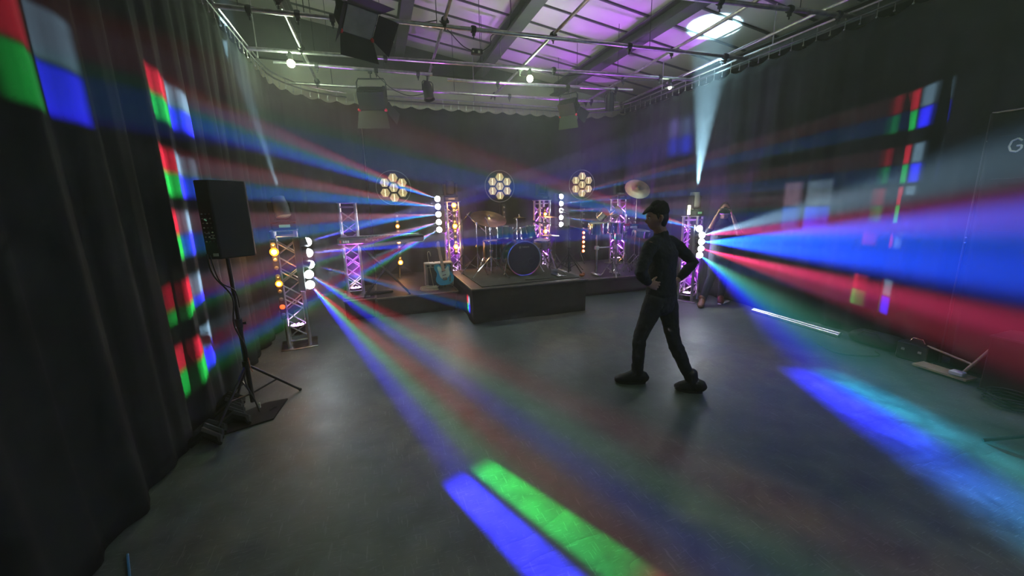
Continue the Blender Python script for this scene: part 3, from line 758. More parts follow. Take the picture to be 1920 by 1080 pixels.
def write(text, o, x, z, h, w, gap, mat, name, parent, r, nrm):
    mb = MB(); o, x, z, nrm = V(o), V(x).normalized(), V(z).normalized(), V(nrm)
    cx = 0
    for ch in text:
        for st in FONT.get(ch, []):
            pts = [o + x * (cx + u * w * (.5 if ch in 'il' else 1)) + z * (vv * h) for u, vv in st]
            for p, q in zip(pts, pts[1:]): mb.tube(p, q, r, n=4)
        cx += (w * (.5 if ch in 'il' else 1)) + gap
    return mb.build(name, mat, parent, False)

# ------------------------------------------------------------------ drum kit on the riser
def drum(name, label, c, r, h, axis, shell, top, bot, lugs=8, group=None):
    c = V(c); d = V(axis).normalized(); t = thing(name, label, 'drum', c - d * h / 2 if abs(d.z) > .5 else c - V((0, 0, r)), group=group)
    MB().lathe([(r * .97, -h / 2 + .01), (r * .97, h / 2 - .01), (r * .93, h / 2 - .01), (r * .93, -h / 2 + .01)], c, d, 32).build('shell', shell, t)
    for s, mt in ((1, top), (-1, bot)):
        MB().lathe([(.001, s * (h / 2 + .001)), (r * .97, s * (h / 2 + .001)), (r * .97, s * (h / 2 - .004)), (.001, s * (h / 2 - .004))], c, d, 32).build('drum_head', mt, t)
        MB().lathe([(r * .97, s * (h / 2 - .012)), (r * 1.03, s * (h / 2 - .012)), (r * 1.03, s * (h / 2 + .014)), (r * .97, s * (h / 2 + .012)), (r * .97, s * (h / 2 - .012))], c, d, 32, cap=False).build('rim', m_chrome, t)
    x, y, _ = frame(d)
    for k in range(lugs):
        a = 2 * PI * (k + .5) / lugs; e = x * math.cos(a) + y * math.sin(a)
        mb = MB(); mb.tube(c + e * r * 1.03 - d * (h / 2 - .005), c + e * r * 1.03 + d * (h / 2 - .005), .0045, n=6); mb.tube(c + e * r * 1.02 - d * h * .16, c + e * r * 1.02 + d * h * .16, .011, n=8); mb.build('lug', m_chrome, t)
    return t
def cymbal(label, c, r, tilt=(0, 0, 1), group='cymbals of the drum kit'):
    t = thing('cymbal', label, 'cymbal', c, group=group)
    MB().lathe([(.004, .022), (r * .10, .020), (r * .16, .006), (r * .2, .0), (r * .6, -.008), (r, -.02), (r, -.022), (r * .6, -.010), (r * .2, -.002), (.004, .018)], c, tilt, 40).build('plate', m_brass, t)
    MB().lathe([(.004, .02), (.016, .022), (.016, .04), (.008, .055), (.003, .056)], c, tilt, 12).build('wing_nut', m_chrome, t)
    return t
def boomstand(label, foot, ztop, boom=None, zf=ZR, mat=None, spread=.3, name='cymbal_stand', cat='stand', group=None):
    mat = mat or m_chrome; x, y = foot; t = thing(name, label, cat, (x, y, zf), group=group)
    MB().tube((x, y, zf + .03), (x, y, zf + (ztop - zf) * .55), .013).build('lower_tube', mat, t)
    MB().tube((x, y, zf + (ztop - zf) * .5), (x, y, ztop), .009).build('upper_tube', mat, t)
    mb = MB(); mb.lathe([(.02, -.02), (.022, .02)], (x, y, zf + (ztop - zf) * .55)); mb.box((x + .025, y, zf + (ztop - zf) * .55), (.03, .012, .02)); mb.lathe([(.019, -.02), (.019, .02)], (x, y, ztop)); mb.build('collar', mat, t)
    for k in range(3):
        a = k * 2.094 + x * 3
        e = V((math.cos(a), math.sin(a), 0)); top = V((x, y, zf + .36)); ft = V((x, y, zf + .014)) + e * spread; mid = top.lerp(ft, .5)
        lg = MB()
        for s in (-.008, .008):
            q = V((-e.y, e.x, 0)) * s; lg.tube(top + q, ft + q, .005, n=6)
        lg.tube(V((x, y, zf + .10)), mid, .005, n=6); lgo = lg.build('leg', mat, t)
        MB().ball(ft, .014, 8).build('rubber_foot', m_black, lgo)
    if boom:
        p, q = V(boom[0]), V(boom[1]); MB().tube(p, q, .007).build('boom_arm', mat, t)
    return t
kc = V((2.36, 6.35, ZR + .012 + .295))
t = drum('bass_drum', 'large dark blue bass drum facing front on the riser', kc, .295, .40, (-.05, -1, 0), m_teal, m_resin, m_resin, 8)
R_ = .275
write('YAMAHA', kc + V((-.05, -.212, .185)), (1, .0, 0), (0, 0, 1), .022, .017, .006, m_ink, 'maker_lettering', t, .0016, (0, -1, 0))
mb = MB(); mb.path([kc + V((-.085 + .017 * math.cos(a * .524), -.212, .196 + .017 * math.sin(a * .524))) for a in range(12)], .002, 5, closed=True)
for k in range(3): mb.tube(kc + V((-.085, -.212, .196)), kc + V((-.085 + .016 * math.cos(PI / 2 + k * 2.094), -.212, .196 + .016 * math.sin(PI / 2 + k * 2.094))), .0016, n=4)
mb.build('maker_emblem', m_ink, t, False)
MB().path([kc + V((.12 + .055 * math.cos(a * .3), -.208, -.06 + .055 * math.sin(a * .3))) for a in range(21)], .004, 6, closed=True).build('port_ring', m_black, t)
for s in (-1, 1):
    mb = MB(); mb.tube(kc + V((s * .27, -.05, -.02)), kc + V((s * .37, -.17, -.27)), .009); mb.ball(kc + V((s * .37, -.17, -.262)), .015, 8); mb.box(kc + V((s * .275, -.05, 0)), (.03, .05, .06)); mb.build('spur', m_chrome, t)
drum('rack_tom', 'teal rack tom mounted above the left of the bass drum', (2.13, 6.52, 1.255), .150, .21, (.08, .30, .95), m_teal, m_head, m_orange, 6, 'teal rack toms')
drum('rack_tom', 'teal rack tom mounted above the right of the bass drum', (2.58, 6.54, 1.25), .150, .21, (-.08, .30, .95), m_teal, m_head, m_orange, 6, 'teal rack toms')
drum('floor_tom', 'dark floor tom standing behind the left of the bass drum', (1.98, 6.75, .98), .19, .30, (0, 0, 1), m_black, m_head, m_resin, 8)
for k in range(3):
    a = 2.1 * k + .5; MB().tube((1.98 + .2 * math.cos(a), 6.75 + .2 * math.sin(a), ZR + .015), (1.98 + .2 * math.cos(a), 6.75 + .2 * math.sin(a), 1.1), .006).build('leg', m_chrome, bpy.data.objects['floor_tom'])
t = thing('tom_holder', 'chrome double tom holder on top of the bass drum', 'drum mount', (2.5, 6.5, ZR + .56))
for nm, pts, r in (('post', [(2.32, 6.42, 1.10), (2.32, 6.44, 1.36)], .014), ('post', [(2.40, 6.42, 1.10), (2.40, 6.44, 1.36)], .014), ('arm', [(2.32, 6.44, 1.34), (2.27, 6.46, 1.31), (2.24, 6.48, 1.27)], .010), ('arm', [(2.40, 6.44, 1.34), (2.45, 6.46, 1.31), (2.47, 6.49, 1.27)], .010)):
    MB().path(pts, r, 8).build(nm, m_chrome, t)
mb = MB(); mb.box((2.36, 6.4, 1.155), (.14, .06, .03)); mb.ball((2.32, 6.44, 1.34), .024); mb.ball((2.40, 6.44, 1.34), .024); mb.lathe([(.02, -.03), (.02, .03)], (2.32, 6.43, 1.22)); mb.lathe([(.02, -.03), (.02, .03)], (2.40, 6.43, 1.22)); mb.build('clamp_block', m_chrome, t)
drum('snare_drum', 'silver snare drum half hidden behind the right tom', (2.98, 6.85, 1.02), .17, .13, (0, -.1, 1), m_steel, m_head, m_head, 8)
boomstand('low chrome stand carrying the snare drum', (2.98, 6.85), .94, name='snare_stand')
cymbal('large dark ride cymbal tilted at the left of the kit', (1.98, 7.0, 1.54), .34, (.05, -.42, .9))
boomstand('chrome stand under the large tilted left cymbal', (1.98, 7.22), 1.42, ((1.98, 7.22, 1.42), (1.98, 7.0, 1.53)))
boomstand('chrome boom stand at the left edge of the riser', (1.68, 6.75), 1.45, ((1.85, 6.8, 1.30), (1.50, 6.7, 1.62)))
boomstand('chrome boom stand left of the bass drum with folded legs', (1.80, 6.30), 1.38, ((1.70, 6.25, 1.58), (1.88, 6.34, 1.22)), spread=.36)
cymbal('small splash cymbal standing above the tom holder', (2.53, 6.85, 1.54), .115, (0, .1, 1))
boomstand('thin chrome stand holding the small splash cymbal', (2.53, 6.98), 1.5, ((2.53, 6.98, 1.50), (2.53, 6.85, 1.545)))
cymbal('thin cymbal on the right of the kit seen edge on before the tower', (3.05, 6.72, 1.55), .20, (.1, .05, 1))
boomstand('chrome cymbal stand right of the bass drum', (3.14, 7.08), 1.5, ((3.14, 7.08, 1.5), (3.05, 6.72, 1.555)), spread=.34)
for k, dz in ((0, 0), (1, .03)): cymbal('%s hi-hat cymbal at the right side of the bass drum' % ('lower' if k == 0 else 'upper'), (2.98, 6.46, 1.18 + dz), .17, (0, 0, 1 if k else -1))
boomstand('chrome hi-hat stand right in front of the tower', (2.98, 6.46), 1.24, name='hi_hat_stand', spread=.26)
def mic(p, d, t, nm='microphone'):
    mb = MB(); mb.lathe([(.009, -.16), (.012, -.02), (.02, .0), (.022, .03), (.014, .05), (.003, .055)], p, d, 14); return mb.build(nm, m_black, t)
def micstand(label, foot, zt, a, c, zf):
    t = boomstand(label, foot, zt, (a, c), zf, m_black, .30, 'microphone_stand'); mic(c, V(c) - V(a), t); return t
micstand('long boom microphone stand reaching in front of the right tom', (3.12, 5.98), 1.38, (3.35, 6.0, 1.33), (2.60, 6.28, 1.47), ZR)
micstand('microphone stand at the left end of the riser', (1.48, 7.0), 1.50, (1.35, 6.9, 1.38), (1.62, 7.0, 1.62), ZR)
micstand('microphone stand behind the right side of the riser by the tower', (3.95, 7.55), 1.55, (4.1, 7.5, 1.45), (3.75, 7.5, 1.62), ZD)
t = thing('bass_pedal', 'black drum pedal lying at the front edge of the riser', 'pedal', (2.84, 5.82, ZR + .012))
MB().box((2.84, 5.84, ZR + .022), (.10, .26, .02)).build('foot_board', m_black, t); mb = MB(); mb.box((2.84, 5.98, ZR + .06), (.12, .02, .10)); mb.box((2.78, 5.98, ZR + .07), (.012, .03, .11)); mb.build('frame', m_chrome, t)
tag(MB().ball((3.17, 5.60, ZR + .04), .045, 12, (1, 1, .6)).ball((3.20, 5.60, ZR + .055), .025, 10).build('shaker', m_rust), 'small rust orange shaker on the right front corner of the riser', 'shaker')
cable([(2.2, 5.72, ZR + .02), (2.6, 5.66, ZR + .02), (2.95, 5.75, ZR + .02), (3.1, 6.2, ZR + .02)], 'microphone_cable', 'black cable lying on the rug in front of the bass drum')

# ------------------------------------------------------------------ percussion rack on the right deck
t = thing('percussion_rack', 'silver percussion rack with two uprights and one cross bar', 'drum rack', (4.3, 6.62, ZD))
for x in (4.07, 4.50): MB().tube((x, 6.62, ZD + .01), (x, 6.62, 1.20), .019, n=14).build('upright', m_steel, t)
MB().tube((4.03, 6.62, .90), (4.54, 6.62, .90), .017, n=14).build('cross_bar', m_steel, t)
for x in (4.07, 4.50): MB().rbox((x, 6.62, .90), (.07, .07, .08), .01).build('clamp', m_white, t)
for x in (4.07, 4.50): MB().rbox((x, 6.62, ZD + .03), (.07, .3, .04), .01).build('foot', m_steel, t)
boomstand('low chrome tripod between the uprights of the percussion rack', (4.29, 6.38), 1.30, zf=ZD, spread=.22, name='drum_stand')
drum('timbale', 'silver timbale at the left of the percussion rack', (4.07, 6.60, 1.285), .175, .18, (-.05, -.05, 1), m_chrome, m_head, m_head, 8, 'silver timbales')
drum('timbale', 'silver timbale right of the rack upright', (4.48, 6.62, 1.28), .165, .18, (.05, -.05, 1), m_chrome, m_head, m_head, 8, 'silver timbales')
drum('small_tom', 'small tom with orange head tilted above the left timbale', (4.25, 6.72, 1.545), .105, .15, (.25, -.75, .6), m_chrome, m_orange, m_orange, 6, 'small tilted toms')
drum('small_tom', 'small tom with orange head tilted above the right timbale', (4.61, 6.80, 1.57), .10, .14, (.2, -.8, .55), m_chrome, m_orange, m_orange, 6, 'small tilted toms')
tag(MB().path([(4.40, 6.65, 1.2), (4.40, 6.7, 1.40), (4.36, 6.74, 1.52)], .009, 8).path([(4.40, 6.7, 1.42), (4.52, 6.78, 1.50)], .008, 8).build('tom_mount', m_chrome), 'chrome arm holding the two small tilted toms', 'drum mount')
drum('snare_drum', 'silver snare drum low behind the right timbale', (4.78, 6.92, 1.10), .16, .13, (0, -.1, 1), m_chrome, m_head, m_head, 8)
boomstand('chrome stand under the low snare drum on the right deck', (4.78, 6.92), 1.02, zf=ZD, name='snare_stand')
drum('snare_drum', 'shallow silver drum just left of the man in black', (5.10, 6.62, 1.14), .175, .11, (.05, -.15, 1), m_chrome, m_head, m_head, 8)
boomstand('chrome stand under the shallow silver drum beside the man', (5.10, 6.66), 1.06, zf=ZD, name='snare_stand')
cymbal('bright round cymbal tilted high over the percussion', (5.03, 6.70, 2.04), .255, (-.22, -.72, .66), group='cymbals of the percussion')
boomstand('tall chrome stand of the high tilted cymbal', (5.14, 6.86), 1.98, ((5.14, 6.86, 1.98), (5.04, 6.72, 2.04)), zf=ZD)
t = thing('percussion_blocks', 'red block, cowbell and white clamp cluster behind the timbale', 'percussion', (4.85, 6.68, 1.27))
MB().rbox((4.78, 6.70, 1.32), (.16, .07, .05), .01).build('red_block', m_red, t); MB().prism([(0, 0), (.13, .012), (.13, -.04), (0, -.03)], (4.90, 6.66, 1.28), (1, 0, 0), (0, 0, 1), (0, .06, 0)).build('cowbell', m_white, t)
mb = MB(); mb.path([(4.84, 6.70, 1.24), (4.86, 6.7, 1.45), (4.80, 6.72, 1.56)], .009, 8); mb.path([(4.86, 6.7, 1.42), (5.0, 6.74, 1.54), (5.12, 6.84, 1.56)], .008, 8); mb.path([(4.86, 6.7, 1.33), (5.10, 6.80, 1.38)], .008, 8); mb.ball((4.86, 6.7, 1.44), .024); mb.ball((4.88, 6.69, 1.37), .028); mb.build('mounting_arm', m_chrome, t)
MB().rbox((5.02, 6.72, 1.31), (.14, .05, .03), .008).build('green_block', m_teal, t)
boomstand('slender chrome stand with crossed legs by the man', (4.98, 6.95), 1.50, zf=ZD, spread=.25)

# ------------------------------------------------------------------ keyboard, guitar and amplifier
t = thing('keyboard', 'long black electric keyboard seen from behind, its back panel lettered', 'keyboard', (.05, 6.55, 1.20))
Rz = Matrix.Rotation(-.02, 3, 'Z')
MB().rbox((.06, 6.56, 1.265), (1.30, .30, .10), .012).build('body', m_black, t)
mb = MB()
for k in range(52): mb.box((-.54 + k * .0232, 6.66, 1.322), (.0215, .12, .014))
tag(mb.build('white_keys', m_white, t, False), kind='stuff')
mb = MB()
for k in range(14): mb.rbox((-.2 + k * .05, 6.48 , 1.32), (.02, .02, .015), .003)
tag(mb.build('knob_row', m_ink, t, False), kind='stuff')
write('Roland', (-.18, 6.408, 1.255), (1, 0, 0), (0, 0, 1), .034, .024, .010, m_ink, 'maker_lettering', t, .0026, (0, -1, 0))
MB().box((-.545, 6.406, 1.262), (.022, .006, .045)).build('red_label', m_red, t, False)
mb = MB()
for k in range(3): mb.box((-.497 + k * .032, 6.406, 1.262), (.024, .006, .034))
mb.build('socket_label', m_ink, t, False)
t = thing('keyboard_stand', 'black crossed keyboard stand under the long keyboard', 'stand', (.1, 6.56, ZD))
for y in (6.46, 6.62):
    mb = MB(); mb.tube((-.28, y, 1.19), (.42, y, ZD + .02), .011); mb.build('cross_leg', m_black, t); mb = MB(); mb.tube((.42, y + .03, 1.19), (-.28, y + .03, ZD + .02), .011); mb.build('cross_leg', m_black, t)
for x, z in ((-.28, 1.20), (.42, 1.20), (-.28, ZD + .018), (.42, ZD + .018)): MB().tube((x, 6.44, z), (x, 6.72, z), .014).build('rail', m_black, t)
t = thing('guitar_amplifier', 'small tan combo amplifier behind the blue guitar', 'amplifier', (.99, 7.0, ZD))
ax, ay = 1.0, 7.02
mb = MB(); mb.rbox((ax, ay, ZD + .215), (.50, .22, .43), .012); mb.build('cabinet', m_tolex, t)
MB().box((ax, ay - .112, ZD + .19), (.42, .006, .32)).build('grille', m_grille, t, False)
MB().box((ax, ay - .112, ZD + .385), (.44, .006, .035)).build('control_panel', m_black, t, False)
MB().path([(ax - .08, ay, ZD + .43), (ax - .07, ay, ZD + .455), (ax + .07, ay, ZD + .455), (ax + .08, ay, ZD + .43)], .008, 6).build('handle', m_black, t)
for k in range(5): MB().lathe([(.01, 0), (.008, .014)], (ax - .15 + k * .07, ay - .115, ZD + .385), (0, -1, 0), 10).build('knob', m_white, t)
# guitar: outline traced in its own plane, leaning back on a stand
gx, gy, gz = 1.06, 6.66, ZD
t = thing('electric_guitar', 'sky blue electric guitar with mint pickguard on a stand before the amplifier', 'guitar', (gx, gy, gz))
lean = .20; ang = .11
U = V((math.cos(ang), 0, math.sin(ang))); Wd = V((-math.sin(ang) , math.sin(lean), math.cos(ang) * math.cos(lean))).normalized(); Nn = U.cross(Wd).normalized()
if Nn.y > 0: Nn = -Nn
O = V((gx, gy - .04, gz + .075))
body = [(0, 0), (.07, .004), (.125, .03), (.158, .08), (.162, .135), (.14, .185), (.118, .225), (.112, .26), (.125, .295), (.135, .325), (.118, .35), (.09, .352), (.062, .33), (.048, .298), (.03, .285), (-.028, .285),
        (-.03, .33), (-.05, .368), (-.09, .385), (-.13, .372), (-.15, .335), (-.145, .29), (-.122, .25), (-.118, .21), (-.14, .165), (-.16, .12), (-.155, .07), (-.12, .028), (-.07, .004)]
def smooth2(p, it=2):
    for _ in range(it):
        q = []
        for i in range(len(p)):
            a, c = p[i], p[(i + 1) % len(p)]; q += [(a[0] * .75 + c[0] * .25, a[1] * .75 + c[1] * .25), (a[0] * .25 + c[0] * .75, a[1] * .25 + c[1] * .75)]
        p = q
    return p
MB().prism(smooth2(body), O, U, Wd, -Nn * .042).build('body', m_guitar, t)
guard = [(-.02, .10), (.02, .105), (.07, .13), (.105, .18), (.10, .24), (.108, .30), (.10, .325), (.08, .32), (.055, .285), (.02, .272), (-.028, .275), (-.035, .31), (-.06, .345), (-.09, .34), (-.095, .30), (-.085, .25), (-.08, .18), (-.06, .13)]
MB().prism(smooth2(guard, 1), O + Nn * .0015, U, Wd, -Nn * .003).build('pickguard', m_guard, t)
MB().prism([(-.028, .25), (.028, .25), (.022, .63), (-.022, .63)], O + Nn * .012, U, Wd, -Nn * .022).build('neck', m_maple, t)
mb = MB()
for k in range(18): zf_ = .63 - .36 * (1 - .5 ** (k / 11)); mb.tube(O + Nn * .0135 + U * -.024 + Wd * zf_, O + Nn * .0135 + U * .024 + Wd * zf_, .0012, n=4)
mb.build('fret', m_steel, t); tag(bpy.data.objects['fret'], kind='stuff')
MB().prism(smooth2([(-.022, .63), (.022, .63), (.03, .66), (.024, .71), (.032, .755), (.012, .775), (-.012, .765), (-.03, .74), (-.034, .66)], 1), O + Nn * .008, U, Wd, -Nn * .014).build('headstock', m_maple, t)
for k in range(6): MB().tube(O + U * -.03 + Wd * (.655 + .016 * k), O + U * -.05 + Wd * (.66 + .016 * k), .005, n=6).build('tuning_peg', m_chrome, t)
mb = MB(); mb.prism([(-.035, .085), (.035, .085), (.035, .13), (-.035, .13)], O + Nn * .006, U, Wd, -Nn * .006); mb.build('bridge', m_chrome, t)
MB().prism([(.07, .05), (.088, .05), (.112, .15), (.094, .155)], O + Nn * .004, U, Wd, -Nn * .004).build('control_plate', m_chrome, t)
for a in (.165, .235): MB().prism([(-.032, a), (.032, a + .008), (.032, a + .022), (-.032, a + .014)], O + Nn * .007, U, Wd, -Nn * .006).build('pickup', m_black, t)
mb = MB()
for k in range(6): mb.tube(O + Nn * .018 + U * (-.018 + .007 * k) + Wd * .10, O + Nn * .016 + U * (-.015 + .006 * k) + Wd * .63, .0007, n=3)
tag(mb.build('string', m_steel, t), kind='stuff')
t = thing('guitar_stand', 'black folding stand holding the blue guitar', 'stand', (gx, gy + .05, gz))
for s in (-1, 1):
    MB().path([(gx + s * .09, gy - .12, gz + .05), (gx + s * .09, gy - .02, gz + .05), (gx + s * .09, gy + .05, gz + .03), (gx + s * .15, gy + .09, gz + .012)], .009, 6).build('cradle_arm', m_black, t)
MB().path([(gx, gy + .08, gz + .012), (gx, gy + .10, gz + .3), (gx, gy + .12, gz + .42)], .010, 6).build('back_rest', m_black, t)
cp = []
for k in range(70):
    a = k * .55; r = .11 + .015 * math.sin(k * .7); cp.append((.76 + r * math.cos(a) * 1.3, 6.62 + r * math.sin(a) * .7, ZD + .012 + .012 * (k // 12)))
tag(MB().path(cp, .006, 6).build('coiled_cable', m_cream), 'coiled cream guitar lead on the deck beside the blue guitar', 'cable')
cable([(.86, 6.9, .9), (.84, 6.88, .98), (.80, 6.86, .95), (.82, 6.8, .7), (.85, 6.7, .4)], 'guitar_lead', 'cream guitar lead looping over the amplifier top', .004, m_cream)
mb = MB(); mb.rbox((-.05, 6.72, ZD + .03), (.42, .14, .05), .012, Matrix.Rotation(.2, 3, 'Z')); tag(mb.build('pedal_board', m_black), 'low black pedal board behind the left deck edge under the keyboard', 'pedal')

# ------------------------------------------------------------------ loudspeaker on its tripod at the left
sx, sy = -1.14, 3.84
t = thing('speaker_stand', 'black tripod stand carrying the loudspeaker beside the left curtain', 'stand', (-1.20, 3.80, 0))
MB().tube((-1.20, 3.80, .06), (-1.20, 3.80, .80), .020, n=12).build('lower_pole', m_black, t)
MB().tube((-1.20, 3.80, .75), (-1.20, 3.80, 1.37), .0165, n=12).build('upper_pole', m_black, t)
mb = MB(); mb.lathe([(.028, -.04), (.03, .04)], (-1.20, 3.80, .80)); mb.box((-1.165, 3.80, .80), (.04, .014, .02)); mb.build('collar', m_black, t); MB().lathe([(.03, -.035), (.03, .035)], (-1.20, 3.80, .42)).build('collar', m_black, t)
for ft in ((-.86, 4.02), (-1.36, 3.35), (-1.42, 4.15)):
    f = V((ft[0], ft[1], .015)); top = V((-1.20, 3.80, .42)); lg = MB(); lg.tube(top, f, .011, n=8); lg.tube((-1.20, 3.80, .14), top.lerp(f, .55), .008, n=8); lgo = lg.build('leg', m_black, t)
    MB().ball(f, .017, 8).build('rubber_foot', m_black, lgo)
t = thing('loudspeaker', 'black loudspeaker on a tripod showing its controls by the left curtain', 'loudspeaker', (-1.17, 3.84, 1.37))
# cabinet: a six-sided plan, its back corner towards the photographer
plan = [(-1.315, 3.72), (-1.205, 3.68), (-1.01, 3.86), (-1.04, 4.0), (-1.20, 4.04), (-1.29, 3.92)]
mb = MB(); mb.prism(plan, (0, 0, 1.375), (1, 0, 0), (0, 1, 0), (0, 0, .62)); bdy = mb.build('cabinet', m_matte, t)
bv = bdy.modifiers.new('soft edges', 'BEVEL'); bv.width = .010; bv.segments = 2
MB().prism([(-1.05, 4.01), (-1.19, 4.045), (-1.19, 4.06), (-1.045, 4.025)], (0, 0, 1.41), (1, 0, 0), (0, 1, 0), (0, 0, .545)).build('grille', m_grille, t)
pd = (V((-1.205, 3.68, 0)) - V((-1.315, 3.72, 0))).normalized(); pn = V((pd.y, -pd.x, 0))
if pn.y > 0: pn = -pn
po = V((-1.315, 3.72, 1.375))
mb = MB(); mb.prism([(.010, .09), (.108, .09), (.108, .40), (.010, .40)], po, pd, (0, 0, 1), pn * .004); mb.build('control_panel', m_black, t)
rr = random.Random(4)
for r_ in range(7):
    for c_ in range(3): MB().lathe([(.006, 0), (.005, .008)], po + pd * (.028 + .03 * c_) + V((0, 0, .36 - .036 * r_)) + pn * .004, pn, 8).build('knob', m_ink if (r_ + c_) % 3 == 0 else m_steel, t)
MB().prism([(.06, .025), (.10, .025), (.10, .048), (.06, .048)], po, pd, (0, 0, 1), pn * .005).build('rating_label', m_ink, t)
mb = MB()
for k, (u, w, l) in enumerate(((.03, .205, .035), (.06, .165, .04), (.07, .19, .03))): mb.prism([(u, w), (u + l, w), (u + l, w + .006), (u, w + .006)], po, pd, (0, 0, 1), pn * .0055)
mb.build('printed_text', m_ink, t)
MB().prism([(.040, .315), (.058, .305), (.058, .312), (.046, .324)], po, pd, (0, 0, 1), pn * .012).build('indicator_light', m_green_led, t)
cable([(-1.30, 3.69, 1.42), (-1.27, 3.66, 1.25), (-1.19, 3.72, 1.05), (-1.225, 3.76, .8), (-1.17, 3.77, .55), (-1.22, 3.76, .3), (-1.15, 3.70, .1), (-1.12, 3.66, .02)], 'speaker_cable', 'black cable hanging from the loudspeaker down its stand', .007)
cable([(-1.28, 3.69, 1.41), (-1.24, 3.67, 1.2), (-1.17, 3.74, 1.1), (-1.165, 3.76, .95)], 'speaker_cable', 'second black cable looping under the loudspeaker', .005)
cable([(-1.16, 3.74, .50), (-1.15, 3.72, .42), (-1.13, 3.7, .38)], 'cable_tie', 'thin orange tie on the speaker stand pole', .003, m_rust, 'cable tie')
t = thing('cloth_bag', 'flat black bag lying on the floor under the loudspeaker stand', 'bag', (-1.15, 3.6, 0))
mb = MB(); mb.prism([(-1.34, 3.36), (-.98, 3.50), (-.94, 3.86), (-1.12, 3.84), (-1.32, 3.66)], (0, 0, .001), (1, 0, 0), (0, 1, 0), (0, 0, .012)); mb.build('flap', m_skirt, t)
MB().path([(-1.04, 3.66, .016), (-1.02, 3.70, .02), (-1.0, 3.71, .016)], .005, 6).build('strap', m_cable, t)
tag(MB().rbox((-1.13, 3.72, .05), (.014, .014, .05), .003).build('cable_plug', m_ink), 'small white plug beside the loudspeaker stand pole', 'plug')
# ruffled end of the side curtain lying on the floor
rr = random.Random(8); mb = MB()
for k in range(9):
    c = V((-1.40 + rr.uniform(0, .16), 3.25 + k * .085, .02)); mb.path([c + V((-.12, 0, .01)), c + V((-.03, .04, .05 + rr.uniform(0, .03))), c + V((.07, .01, .02)), c + V((.1, -.06, .015))], [.03, .045, .035, .015], 8)
tag(mb.build('crumpled_cloth', m_drape), 'crumpled black cloth piled at the curtain foot under the loudspeaker', 'cloth')
cable([(-1.38, 2.25, .01), (-1.25, 1.98, .008), (-1.22, 1.75, .008), (-1.28, 1.60, .008)], 'floor_cable', 'thin blue cable on the floor at the bottom left corner', .006, m_cable_b)

# ------------------------------------------------------------------ right side of the hall
for k, (a, c, lab) in enumerate((((5.66, 4.40, .028), (5.58, 3.10, .028), 'shiny aluminium pipe on the floor nearest the right curtain'), ((5.58, 4.36, .028), (5.49, 3.06, .028), 'shiny aluminium pipe on the floor, the one further into the room'))):
    tag(MB().tube(a, c, .026, n=16).build('loose_pipe', m_alu), lab, 'pipe', 'loose pipes along the right curtain')
mb = MB(); mb.rbox((5.62, 4.95, .014), (.34, .05, .024), .006, Matrix.Rotation(.3, 3, 'Z')); tag(mb.build('metal_strip', m_white), 'short white strip on the floor behind the operator', 'strip')
t = thing('equipment_bag', 'low dark equipment bag slumped on the floor by the right curtain', 'bag', (5.58, 2.72, 0))
mb = MB(); mb.rbox((5.58, 2.72, .085), (.28, .50, .17), .05); ob = mb.build('body', m_matte, t); s_ = ob.modifiers.new('soft', 'SUBSURF'); s_.levels = 2; s_.render_levels = 2
MB().path([(5.44, 2.6, .12), (5.42, 2.65, .19), (5.42, 2.78, .19), (5.44, 2.84, .12)], .010, 6).build('handle', m_cable, t)
t = thing('tool_case', 'small dark case with bright catches beside the equipment bag', 'case', (5.52, 2.30, 0))
MB().rbox((5.52, 2.30, .10), (.30, .26, .20), .015).build('body', m_black, t)
for y in (2.23, 2.37): MB().rbox((5.366, y, .12), (.008, .03, .03), .002).build('catch', m_chrome, t)
MB().path([(5.46, 2.24, .2), (5.46, 2.26, .24), (5.46, 2.34, .24), (5.46, 2.36, .2)], .007, 6).build('handle', m_chrome, t)
# folding frame lying down with one raised pale leg
t = thing('folding_frame', 'pale folding frame leaning on the floor beside the tall black banner', 'frame', (5.35, 1.95, 0))
MB().tube((5.26, 1.86, .05), (5.33, 1.70, .42), .014).build('raised_leg', m_wood, t)
MB().tube((5.30, 1.80, .16), (5.42, 2.20, .20), .010).build('brace', m_wood, t)
MB().rbox((5.25, 1.98, .035), (.16, .42, .03), .006, Matrix.Rotation(-.1, 3, 'Z')).build('board', m_wood, t)
MB().rbox((5.19, 1.86, .075), (.08, .1, .045), .01).build('joint', m_white, t)
# tall banner of black cloth
t = thing('banner', 'tall black banner with pale lettering at the far right edge', 'banner', (5.50, 1.5, 0))
mb = MB(); cols = []
for i in range(60):
    y = 2.14 - i * .028
    cols.append([mb.v((5.50 + .012 * math.sin(i * .55 + k * .3) * (k / 12) + (.004 * math.sin(k * 2.1 + i * .1)), y - .10 * (1 - k / 14), .03 + (2.50 - .03) * k / 14 - .02 * math.sin(i * .4) * (k == 14))) for k in range(15)])
for a, c in zip(cols, cols[1:]):
    for k in range(14): mb.face([a[k], a[k + 1], c[k + 1], c[k]])
o = mb.build('cloth', m_drape, t); md = o.modifiers.new('cloth', 'SOLIDIFY'); md.thickness = .006
fr = MB(); fr.tube((5.53, 2.13, .02), (5.53, 2.15, 2.50), .013); fr.build('frame_post', m_black, t)
MB().tube((5.53, 2.15, 2.50), (5.53, .50, 2.50), .013).build('top_rail', m_steel, t); MB().tube((5.53, .50, .02), (5.53, .50, 2.50), .013).build('frame_post', m_steel, t)
MB().box((5.53, 1.3, .012), (.12, 1.7, .024)).build('base', m_black, t)
write('Giu', (5.478, 1.98, 2.13), (0, -1, .03), (0, 0, 1), .115, .075, .018, m_ink, 'lettering', t, .0075, (-1, 0, 0))
for z in (2.28, 1.90, 1.42): MB().tube((5.485, 2.05, z), (5.485, .6, z + .01), .004, n=5).build('seam', m_skirt, t)
